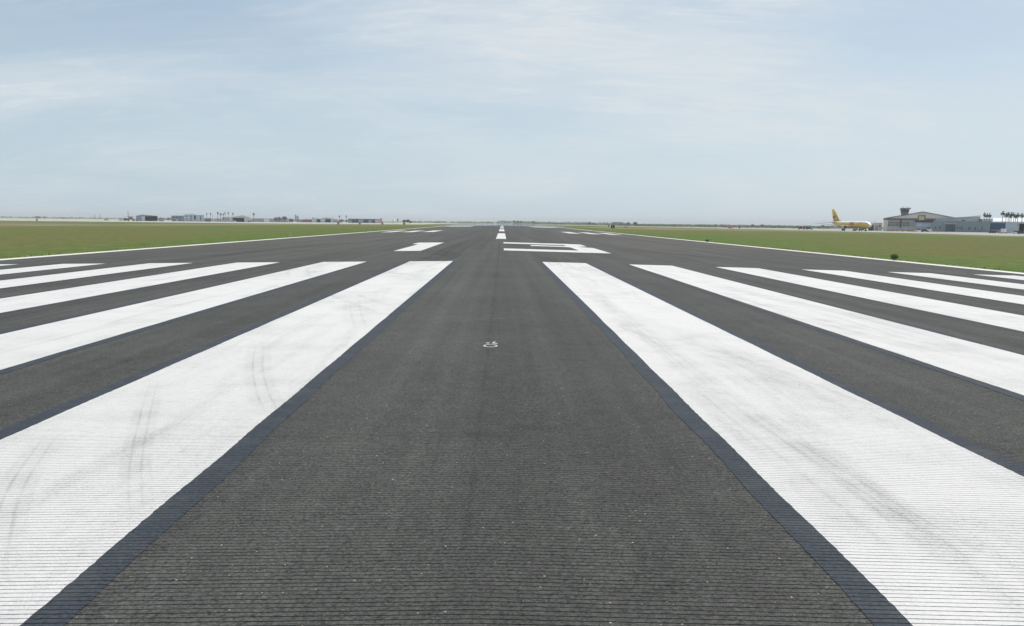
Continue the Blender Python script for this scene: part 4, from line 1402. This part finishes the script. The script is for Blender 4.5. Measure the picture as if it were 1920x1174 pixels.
# ---- left horizon buildings
r, s = gable_house('open_hangar', 256, 296, 405.0, 402.8, 1020, 24, M['slate'], M['whiteroof'], '', opening=(272.5, 295, 405.6), peak=268)
tag(r, 'wide low hangar with white roof and dark opening right of the grey aeroplane', 'hangar')
mb = MB(); mb.prism([(s.x(258), s.z(404.6)), (s.x(281), s.z(404.6)), (s.x(277), s.z(402.0)), (s.x(263), s.z(402.0))], 2, 20); mb.build('raised_roof', M['whiteroof'], r)
part('door_leaf', M['greywall'], r, (s.x(266), s.x(272), -0.1, 0.0, 0.0, s.z(405.8)))
block('storage_shed', 298, 308, 408.4, 1030, 9, M['midgrey'], M['slate'], 'small grey shed right of the wide open hangar')
r, s = block('office_block', 322, 346, 404.6, 1060, 14, M['slate'], M['darkblue'], 'dark blue grey flat roofed block left of the white topped building')
holes(r, s, 'window', M['glass'], [(324, 328, 406.6, 408.6), (330, 334, 406.6, 408.6), (336, 340, 406.6, 408.6), (324, 328, 410.4, 411.6), (336, 340, 410.4, 411.6)])
holes(r, s, 'door', M['pink'], [(330, 334, 411.4, 417)])
r, s = block('terminal_block', 346, 383, 403.2, 1040, 18, M['lightgrey'], M['slate'], 'pale grey block with white roof and narrow dark door left of the palms')
mb = MB(); mb.prism([(s.x(346), s.z(403.2) + 0.004), (s.x(367), s.z(403.2) + 0.004), (s.x(364), s.z(400.9)), (s.x(350), s.z(400.9))], 1, 16); mb.build('upper_roof', M['whiteroof'], r)
holes(r, s, 'window', M['darkblue'], [(349, 352, 404.8, 407), (357, 360, 404.4, 407), (357, 360, 408.4, 410.4), (375.5, 377.5, 405, 413), (349, 352, 410.4, 412), (357, 360, 411.8, 414)])
holes(r, s, 'door', M['darkin'], [(364.3, 367.6, 404.4, 411.6)])
block('brown_shed', 383.8, 395, 409.4, 1010, 8, M['brownwall'], M['midgrey'], 'plain brown box shed beneath the leftmost palms', 'shed')
block('long_shed', 396, 417, 411.0, 1080, 8, M['greywall'], M['slate'], 'very low pale shed right of the brown box shed', 'shed')
r, s = block('clubhouse', 417, 430.5, 407.2, 1060, 12, M['greywall'], M['darkblue'], 'flat building with dark roof edge below the group of palms')
holes(r, s, 'window', M['glass'], [(418, 421, 409, 412), (422.5, 425.5, 410.4, 412.4), (427, 429.5, 410.4, 412.4)])
r, s = gable_house('pink_roofed_hangar', 431, 468, 408.0, 404.2, 1040, 22, M['greywall'], M['pink'], '', opening=(436.5, 458, 408.6), peak=456)
tag(r, 'hangar with pinkish gable roof and wide dark opening right of the palms', 'hangar')
car('shaded_plane_tug', Site(440, 1030), 4.4, 2.3, M['white'], 'white vehicle inside the mouth of the pinkish roofed hangar', cat='vehicle')
truck('fuel_truck', Site(237.5, 905), 6.0, 2.9, M['dark'], M['towergrey'], 'dark fuel truck left of the grey high-wing aeroplane', 'truck')
truck('stair_truck', Site(252.5, 905), 5.0, 2.4, M['midgrey'], M['towergrey'], 'low dark truck right of the grey high-wing aeroplane', 'truck', flatbed=True)
truck('tractor', Site(468, 1000), 4.6, 2.4, M['dark'], M['dark'], 'dark tractor at the right corner of the pinkish roofed hangar', 'tractor', flatbed=True)
block('low_warehouse', 472, 511, 409.6, 1200, 12, M['midgrey'], M['greyroof'], 'low grey warehouse left of the clump of round trees', 'warehouse')
r, s = block('white_front_building', 495, 505, 410.4, 1180, 8, M['white'], M['white'], 'small white fronted building before the low grey warehouse')
block('boundary_fence', 511, 540, 412.4, 1190, 0.15, M['midgrey'], M['steel'], 'grey boundary fence below the clump of round trees', 'fence')
r, s = gable_house('white_roofed_barn', 537, 546, 410.6, 408.4, 1260, 12, M['white'], M['whiteroof'], '', cat='barn')
tag(r, 'small barn with bright white roof just right of the round trees', 'barn')
r, s = gable_house('dark_shed', 541.4, 550, 411.6, 410.4, 1200, 10, M['darkblue'], M['slate'], '', opening=(543.5, 548.5, 412.4), cat='shed')
tag(r, 'dark open shed with a white van in front of it', 'shed')
block('distant_silo', 553.2, 555.6, 402.6, 2400, 6, M['slate'], M['slate'], 'taller of two faint distant towers left of the red brown wall', 'tower')
block('distant_tower_block', 556.2, 560, 404.8, 2400, 6, M['slate'], M['slate'], 'lower and wider of two faint distant towers left of the red brown wall', 'tower')
block('grey_workshop', 556, 567, 411.6, 1300, 9, M['midgrey'], M['slate'], 'grey workshop joined to the left of the red brown building', 'workshop')
block('red_brown_building', 567, 584.6, 411.4, 1290, 10, M['brick'], M['greywall'], 'long low red brown building in the left middle distance')
r, s = gable_house('maintenance_hangar', 584.8, 601.4, 410.8, 408.4, 1290, 16, M['greywall'], M['whiteroof'], '', opening=(594, 600.6, 411.0), peak=589)
tag(r, 'pale hangar with square dark doorway right of the red brown building', 'hangar')
part('roof_vent', M['dark'], r, (s.x(580.6) + 4, s.x(583) + 4, 3, 4, s.z(410) + 0.2, s.z(408.2)))
r, s = gable_house('wide_hangar', 601.8, 625, 410.2, 408.2, 1320, 18, M['lightgrey'], M['greyroof'], '', opening=(610, 620, 411.2), peak=612)
tag(r, 'wide grey hangar with dark bay second left of the thin palm', 'hangar')
holes(r, s, 'panel', M['white'], [(603.5, 608.8, 412, 414)])
block('small_office', 625.4, 633, 411.2, 1350, 8, M['midgrey'], M['pink'], 'small office with pinkish roof next to the thin palm')
r, s = gable_house('white_gabled_shed', 633.5, 641, 413.6, 411.8, 1300, 8, M['midgrey'], M['whiteroof'], '')
tag(r, 'tiny shed with white gable roof beneath the thin palm', 'shed')
# long dark hangar row
s = Site(685, 1280)
r = s.root('long_dark_hangar')
tag(r, 'very long dark flat hangar row in the left middle distance', 'hangar')
hh = s.z(410.4, 685)
part('roof', M['slate'], r, (s.x(653), s.x(716.5), -0.5, 20, hh - 0.9, hh))
part('wall', M['darkblue'], r, (s.x(653.4), s.x(703), 3.0, 19.5, -0.3, hh - 0.9))
part('side_wing', M['pink'], r, (s.x(703.1), s.x(713), 0.0, 19.5, -0.3, hh - 0.9))
part('end_wall', M['midgrey'], r, (s.x(713.1), s.x(716.3), 0.0, 19.5, -0.3, hh - 0.9))
for q, (a, b) in enumerate(((654.5, 659.5), (672, 681), (691, 697))):
    part('door_panel', M['lightgrey'], r, (s.x(a), s.x(b), 2.9, 2.98, 0.0, s.z((412.6, 411.6, 412.6)[q], 685)))
for px in (660, 667, 682, 690, 699):
    part('column', M['steel'], r, (s.x(px), s.x(px + 0.6), 0.0, 0.35, -0.2, hh - 0.91))
part('roof_cap', M['slate'], r, (s.x(713.4), s.x(715.4), 2, 4, hh + 0.003, s.z(408.6, 714)))
block('pink_farmhouse', 862, 871, 415.4, 1650, 8, M['pink'], M['brick'], 'tiny pinkish house in front of the trees left of the runway end', 'house')
block('pale_warehouse', 1148.5, 1168, 416.2, 1500, 12, M['greywall'], M['greyroof'], 'pale warehouse rising behind the trees above the black runway board', 'warehouse')


# ================================================================== signs, lights, masts
def board(px, D, w_, h_, mat, label, name='marker_board', lift=0.35, cat='marker board', group=None, src=None):
    s = Site(px, D)
    if src is None:
        r = s.root(name)
        part('panel', mat, r, (-w_ / 2, w_ / 2, -0.06, 0.06, lift, lift + h_))
        for x in (-w_ * 0.35, w_ * 0.35):
            mb = MB(); mb.tube((x, 0, -0.1), (x, 0, lift), 0.05, 0.05, 6); mb.build('post', M['steel'], r)
    else:
        r = copy_tree(src); r.location = s.loc; r.rotation_euler = (0, 0, s.rz)
    tag(r, label, cat, group)
    return r


om = None
for i, (px, D) in enumerate(((634.2, 470), (674.6, 500), (717, 515), (758, 500))):
    om = board(px, D, 1.3, 1.35, M['orange'], 'orange red marker board on the grass, %s of four from the left' % ordn[i], group='orange marker boards left of the runway', src=om)
s = Site(1149.3, 395)
r = s.root('distance_sign')
tag(r, 'black board in two halves standing on the grass right of the runway', 'sign')
for x in (-0.52, 0.52):
    part('panel', M['dark'], r, (x - 0.34, x + 0.34, -0.1, 0.1, 0.12, 1.55))
part('centre_panel', M['midgrey'], r, (-0.175, 0.175, -0.07, 0.07, 0.12, 1.45))
for x in (-0.5, 0.5):
    mb = MB(); mb.tube((x, 0, -0.1), (x, 0, 0.12), 0.05, 0.05, 6); mb.build('leg', M['steel'], r)
mb = MB(); mb.tube((0.0, 0.3, -0.1), (0.0, 0.3, 2.3), 0.10, 0.08, 8); mb.build('post', M['slate'], r)
board(1141.5, 640, 0.8, 1.1, M['dark'], 'tiny dark post sign left of the black board', 'guidance_sign', cat='sign')
board(1174, 560, 2.2, 0.5, M['dark'], 'low dark sign on the grass right of the black board', 'taxiway_sign', 0.15, cat='sign')
board(69.5, 640, 0.9, 1.5, M['dark'], 'thin dark sign at the edge of the far left apron', 'edge_sign', 0.2, cat='sign')
board(1386.5, 760, 1.1, 1.6, M['dark'], 'small dark board right of the red aeroplane', 'ground_sign', 0.3, cat='sign')

lp = None
for s_x in (-1, 1):
    for j in range(4):
        yv = 102.5 + 61 * j
        x = s_x * 26.0
        if lp is None:
            lp = empty('edge_light', (x, yv, zg(x, yv)))
            mb = MB(); mb.tube((0, 0, -0.05), (0, 0, 0.30), 0.03, 0.03, 8); mb.build('stem', M['steel'], lp)
            mb = MB(); mb.lathe([(0.30, 0.065, 0), (0.34, 0.075, 0), (0.39, 0.05, 0), (0.41, 0.02, 0)], 10, axis='z'); mb.build('lamp', plain('lamp_glass', (0.50, 0.49, 0.36), 0.3, 0.04), lp)
            mb = MB(); mb.tube((0, 0, -0.04), (0, 0, 0.03), 0.22, 0.20, 12); mb.build('base_plate', M['concrete'], lp)
            o = lp
        else:
            o = copy_tree(lp); o.location = (x, yv, zg(x, yv))
        tag(o, 'white runway edge light in the grass on the %s side, %s away from the camera' % ('left' if s_x < 0 else 'right', ('nearest', 'second', 'third', 'fourth', 'fifth')[j]), 'runway light', 'edge lights along the runway')


def mast(px, ytop, D, rr, label, cross=False):
    s = Site(px, D)
    r = s.root('utility_mast' if not cross else 'power_pole')
    h = s.z(ytop, px)
    mb = MB(); mb.tube((0, 0, -0.3), (0, 0, h), rr, rr * 0.6, 6); mb.build('pole', M['slate'], r)
    if cross:
        part('crossarm', M['slate'], r, (-1.6, 1.6, -0.1, 0.1, h * 0.86, h * 0.86 + 0.22))
    tag(r, label, 'mast' if not cross else 'power pole')


mast(130, 398, 2200, 0.20, 'leftmost faint mast on the far left horizon')
mast(170, 402, 1900, 0.18, 'thin faint pole left of the pair of thicker masts')
mast(174.5, 402.4, 1900, 0.18, 'second thin faint pole left of the pair of thicker masts')
mast(178.5, 401.2, 1800, 0.75, 'left one of the pair of thicker far masts')
mast(188, 400.6, 1800, 0.65, 'right one of the pair of thicker far masts')
mast(203, 401.5, 1900, 0.18, 'thin pole above the lone dark car')
mast(248.5, 397.0, 1000, 0.10, 'thin mast just right of the grey aeroplane tail', False)
mast(399, 403, 1150, 0.22, 'pole with crossarm between the palms and the brown shed', True)
mast(625, 400.5, 1500, 0.16, 'thin tall mast above the wide grey hangar')
mast(709, 405, 1500, 0.14, 'thin mast above the long dark hangar')
mast(786, 410, 1700, 0.20, 'lone mast in the far trees left of the runway')
mast(926, 409.5, 1900, 0.22, 'faint mast above the left rim of the mirage')
mast(1007, 409, 1800, 0.2, 'faint mast above the trees right of the runway end')
mast(1640.5, 411.5, 650, 0.12, 'slim lamp pole left of the big hangar')

# ================================================================== trees
def leafball(mb, c, r, n, size, sq=0.75):
    """cluster of leaf sized faces through a lumpy volume"""
    for _ in range(n):
        while True:
            p = Vector((random.uniform(-1, 1), random.uniform(-1, 1), random.uniform(-1, 1)))
            if 0.15 < p.length < 1.0:
                break
        p = Vector((p.x * r, p.y * r, p.z * r * sq)) + Vector(c)
        u = Vector((random.gauss(0, 1), random.gauss(0, 1), random.gauss(0, 1))).normalized()
        w_ = u.orthogonal().normalized()
        s = size * random.uniform(0.6, 1.3)
        mb.add([p - u * s - w_ * s * .5, p + u * s - w_ * s * .5, p + u * s + w_ * s * .5, p - u * s + w_ * s * .5], [(0, 1, 2, 3)])


def tree_proto(name, h, rad, mat, seed, dens=1.0, low=False):
    random.seed(seed)
    r = empty(name, (0, 0, 0))
    tk = MB()
    th = h * (0.25 if low else 0.38)
    tk.tube((0, 0, -0.2), (0.1, 0, th), 0.05 * h, 0.035 * h, 7)
    limbs = []
    for i in range(5):
        a = i * 1.256 + random.random()
        e = (math.cos(a) * rad * 0.6, math.sin(a) * rad * 0.6, h * random.uniform(0.5, 0.75))
        tk.tube((0.1, 0, th * 0.9), e, 0.028 * h, 0.010 * h, 5)
        limbs.append(e)
    tk.build('trunk', M['bark'], r)
    cr = MB()
    for e in limbs:
        leafball(cr, e, rad * random.uniform(0.42, 0.6), int(70 * dens), h * 0.045)
    leafball(cr, (0, 0, h * 0.72), rad * 0.65, int(120 * dens), h * 0.045)
    leafball(cr, (rad * 0.2, 0, h * 0.86), rad * 0.38, int(50 * dens), h * 0.04)
    cr.build('crown', mat, r)
    return r


used = set()


def put_tree(proto, px, D, sc_h, label, cat='tree', group=None, rz=None):
    s = Site(px, D)
    o = proto if proto.name not in used else copy_tree(proto)
    used.add(proto.name)
    o.location = s.loc
    o.scale = (sc_h, sc_h, sc_h) if not isinstance(sc_h, tuple) else sc_h
    o.rotation_euler = (0, 0, random.uniform(0, 6.28) if rz is None else rz)
    return tag(o, label, cat, group)


t1 = tree_proto('shade_tree', 6.0, 3.4, M['tree'], 3, 1.2)
t2 = tree_proto('mesquite_tree', 5.0, 3.2, M['scrub'], 5, 1.0, True)
random.seed(21)
g1 = 'round trees left of the white roofed barn'
put_tree(t1, 517, 1170, 1.15, 'leftmost round tree above the grey boundary fence', group=g1)
put_tree(t1, 523.5, 1180, 1.22, 'middle round tree above the grey boundary fence', group=g1)
put_tree(t1, 533.5, 1160, 1.40, 'tallest, rightmost round tree above the grey boundary fence', group=g1)
put_tree(t1, 641.5, 1260, 0.85, 'small dark tree between the two thin palms by the long dark hangar')
put_tree(t1, 649.5, 1260, 0.75, 'small dark tree under the right one of two thin palms')
put_tree(t1, 758, 1000, 0.78, 'dark round tree behind the rightmost orange marker board')
put_tree(t1, 765, 1000, 0.85, 'dark tree just right of the one behind the orange marker board')
put_tree(t1, 769.5, 900, 0.45, 'small low dark tree right of the two dark round trees')
put_tree(t2, 71, 1400, (1.6, 1.6, 0.9), 'wide grey bush behind the thin dark sign on the far left')
put_tree(t2, 84, 1400, 0.9, 'small bush right of the wide grey bush on the far left')
put_tree(t2, 118.5, 1500, 0.55, 'tiny bush left of the faint masts on the far left')
put_tree(t2, 124.5, 1450, 0.55, 'tiny bush right of another tiny one on the far left')
put_tree(t2, 316, 1120, 0.75, 'low bush between the small shed and the dark flat roofed block')
put_tree(t1, 1178, 1250, 1.0, 'tall dark tree left of the pale warehouse in the right treeline')
put_tree(t1, 1191, 1250, 1.05, 'domed tree right of the pale warehouse in the right treeline')
put_tree(t1, 1105.5, 1400, 0.95, 'tall dark tree left of the black runway board')
put_tree(t1, 1113, 1400, 0.75, 'second dark tree left of the black runway board')
put_tree(t1, 1411, 1150, 0.8, 'dark tree standing out right of the red aeroplane')
put_tree(t1, 1429, 1250, 0.85, 'domed tree at right of the far treeline')
put_tree(t1, 1543.5, 1150, 0.8, 'dark tree under the left wing of the yellow aircraft')
for i, px in enumerate((964, 970, 976.5, 1000.5)):
    put_tree(t1, px, 1650, (0.62, 0.62, 1.02), 'narrow dark tree beyond the runway end, %s of four from the left' % ordn[i], group='narrow trees right of the runway end')

# the long scrub belt reads as one mass
random.seed(33)
tl = MB()


def belt(x0, x1, D0_, D1_, ytop, jitter, step, dens=26, gap=0.0, leaf=0.55):
    px = x0
    while px < x1:
        if random.random() >= gap:
            D = D0_ + (D1_ - D0_) * (px - x0) / (x1 - x0) + random.uniform(-60, 60)
            p = P(px, 420, D)
            base = zg(p.x, D)
            yt = ytop(px) + random.uniform(-jitter, jitter)
            h = max(P(px, yt, D).z - base, 0.8)
            rad = min(max(h * random.uniform(0.55, 0.9), 1.2), 6)
            leafball(tl, (p.x, D, base + h * 0.52), rad, dens, leaf, h * 0.52 / rad)
        px += step * random.uniform(0.5, 1.5)


hor = lambda px: 416.2 + (px - 940) * 0.01147
belt(770, 935, 1700, 1900, lambda p: hor(p) - 0.2, 1.1, 1.6, gap=0.25)
belt(935, 1005, 1750, 1700, lambda p: hor(p) - 1.9, 0.8, 1.3, 34)
belt(1000, 1180, 1650, 1350, lambda p: hor(p) - 1.0, 1.3, 1.4, 34)
belt(1160, 1560, 1350, 1120, lambda p: hor(p) + 0.5, 0.9, 1.6, 34, 0.05)
belt(1195, 1560, 1200, 1020, lambda p: hor(p) + 2.0, 0.8, 3.0, 26, 0.3)
belt(0, 240, 2600, 2600, lambda p: hor(p) + 0.4, 0.8, 3.0, 20, 0.35, 0.8)
belt(296, 660, 1500, 1700, lambda p: hor(p) - 1.0, 1.0, 2.6, 24, 0.35, 0.7)
belt(1560, 1660, 1150, 1100, lambda p: hor(p) - 0.5, 0.9, 2.2, 28, 0.1)
tag(tl.build('treeline', M['scrub']), 'long low belt of scrub trees along the horizon', kind='stuff')


# ---- palms
def palm_proto(name, h, cr, seed, skirt=True):
    random.seed(seed)
    r = empty(name, (0, 0, 0))
    tk = MB()
    tk.tube((0, 0, -0.2), (0.15, 0, h * 0.5), 0.26, 0.20, 8); tk.tube((0.15, 0, h * 0.5), (0.0, 0.1, h), 0.20, 0.17, 8)
    tk.build('trunk', M['bark'], r)
    c = MB()
    for i in range(34):
        a = random.uniform(0, 6.283); el = random.uniform(-0.9, 1.25)
        L = cr * random.uniform(0.8, 1.05)
        p0 = Vector((0, 0.1, h)); 
        d = Vector((math.cos(a) * math.cos(el), math.sin(a) * math.cos(el), math.sin(el)))
        side = Vector((-math.sin(a), math.cos(a), 0)) * cr * 0.20
        pts = [p0, p0 + d * L * 0.45 + Vector((0, 0, -0.02 * L)), p0 + d * L * 0.8 + Vector((0, 0, -0.14 * L)), p0 + d * L + Vector((0, 0, -0.34 * L))]
        ws = (0.15, 1.0, 0.9, 0.1)
        v = []
        for q, w_ in zip(pts, ws):
            v += [q - side * w_, q + side * w_]
        c.add(v, [(0, 1, 3, 2), (2, 3, 5, 4), (4, 5, 7, 6)])
    c.build('crown', M['palm'], r)
    return r


pp = palm_proto('fan_palm', 9.0, 1.9, 4)
pr = palm_proto('tall_palm', 12.0, 2.0, 9)


def put_palm(proto, px, ytop, D, cr, label, group):
    """ytop is the middle of the crown"""
    s = Site(px, D)
    o = proto if proto.name not in used else copy_tree(proto)
    used.add(proto.name)
    h0 = 9.0 if proto.name.startswith('fan') else 12.0
    o.location = s.loc
    k = s.z(ytop, px) / h0
    o.scale = (cr, cr, k)
    o.rotation_euler = (0, 0, random.uniform(0, 6.28))
    return tag(o, label, 'palm tree', group)


random.seed(5)
g_ = 'thin palms above the left buildings'
lab = ['leftmost thin palm, above the brown box shed', 'second thin palm from the left, above the brown box shed', 'palm left of the bushy pair by the clubhouse', 'bushy low crowned palm above the clubhouse left end',
       'narrow palm right of the bushy one above the clubhouse', 'tallest thin palm above the clubhouse', 'thin palm above the clubhouse right end', 'lone thin palm above the dark opening of the pinkish roofed hangar',
       'isolated wide crowned palm right of the pinkish roofed hangar', 'left one of two thin palms by the long dark hangar', 'right one of two thin palms by the long dark hangar']
for i, (px, y, D, cr) in enumerate(((388, 400.8, 1100, 0.55), (395.2, 400.6, 1100, 0.65), (408.8, 399.0, 1080, 0.85), (413.9, 401.2, 1080, 1.0), (419, 401.5, 1080, 0.7), (422.2, 399.2, 1080, 0.6), (428.5, 399.2, 1080, 0.65),
                                     (437.4, 400.2, 1100, 0.65), (475.8, 401.0, 1100, 1.15), (636.6, 405.6, 1250, 0.95), (649, 405.4, 1250, 0.95))):
    put_palm(pp, px, y, D, cr, lab[i], g_)
g_ = 'tall palms behind the buildings on the right'
lab = ['left one of the three palms behind the blue grey building', 'middle one of the three palms behind the blue grey building', 'right one of the three palms behind the blue grey building', 'tallest palm, left end of the big right hand group',
       'second palm of the big right hand group', 'third palm of the big right hand group', 'fourth palm of the big right hand group', 'fifth palm of the big right hand group', 'palm in the gap of the big right hand group',
       'second palm from the right edge', 'lower crowned palm left of the rightmost two', 'rightmost palm at the picture edge']
for i, (px, y, D, cr) in enumerate(((1845, 401.4, 680, 0.85), (1849.8, 402.8, 680, 0.95), (1854.6, 402.8, 680, 0.95), (1879.2, 398.8, 680, 1.15), (1885.5, 402.2, 685, 1.1), (1889.5, 400.8, 670, 1.25), (1893, 404.2, 680, 1.0),
                                     (1895.6, 400.6, 690, 1.05), (1899.6, 401.4, 680, 1.05), (1907.2, 402.2, 680, 1.15), (1903.6, 405.2, 690, 0.95), (1915.2, 402.8, 670, 1.25))):
    put_palm(pr, px, y, D, cr, lab[i], g_)


# ---- bushes and tufts by the pavement edge
def bush(px, py, h, rad, label, n=420):
    d = ray(px, py)
    lo, hi = 20.0, 300.0
    for _ in range(40):
        m_ = (lo + hi) / 2
        p = CAM + d * (m_ / d.y)
        if p.z > zg(p.x, p.y): lo = m_
        else: hi = m_
    r = empty('roadside_bush', (p.x, p.y, zg(p.x, p.y)))
    mb = MB()
    for i in range(5):
        a = i * 1.3
        mb.tube((0, 0, -0.03), (math.cos(a) * rad * 0.5, math.sin(a) * rad * 0.5, h * 0.6), 0.012, 0.006, 5)
    mb.build('stem', M['bark'], r)
    mb = MB()
    for i in range(6):
        a = i * 1.05
        leafball(mb, (math.cos(a) * rad * 0.45, math.sin(a) * rad * 0.45, h * random.uniform(0.35, 0.62)), rad * 0.5, n // 8, 0.035)
    leafball(mb, (0, 0, h * 0.6), rad * 0.6, n // 4, 0.035)
    mb.build('foliage', M['bush'], r)
    tag(r, label, 'bush')


bush(1676.5, 488.6, 0.43, 0.26, 'dark green bush in the grass at the right runway edge')
bush(1326, 454.2, 0.34, 0.25, 'small green bush further along the right runway edge')
random.seed(77)
tf = MB()
for _ in range(1800):
    s = random.choice((-1, 1))
    y = 30 + 190 * random.random() ** 1.7
    x = s * (EDGE + 0.05 + (abs(random.gauss(0, 0.35)) if random.random() < 0.8 else random.random() ** 1.5 * 4))
    h = random.uniform(0.03, 0.09) * (1 + y / 300)
    a = random.uniform(0, 3.1416)
    wd = 0.015 + 0.00035 * y
    dx, dy = math.cos(a) * wd, math.sin(a) * wd
    lx, ly = random.uniform(-.06, .06), random.uniform(-.06, .06)
    z = zg(x, y) - 0.01
    tf.add([(x - dx, y - dy, z), (x + dx, y + dy, z), (x + lx, y + ly, z + h)], [(0, 1, 2)])
tag(tf.build('grass', M['tuft']), 'short rough grass growing up to the runway edge', kind='stuff')

# ------------------------------------------------------------------ haze
hz = MB()
hz.box(-9600, 9600, -600, 10100, -8.0, 32.0)
hm = bpy.data.materials.new('air_haze')
hm.use_nodes = True
t = hm.node_tree
for n_ in list(t.nodes):
    t.nodes.remove(n_)
ov = t.nodes.new('ShaderNodeOutputMaterial'); pv = t.nodes.new('ShaderNodeVolumePrincipled')
pv.inputs['Color'].default_value = (0.975, 0.99, 1.0, 1)
pv.inputs['Density'].default_value = 0.00015
t.links.new(pv.outputs[0], ov.inputs['Volume'])
tag(hz.build('haze', hm), 'pale haze in the air', kind='stuff')
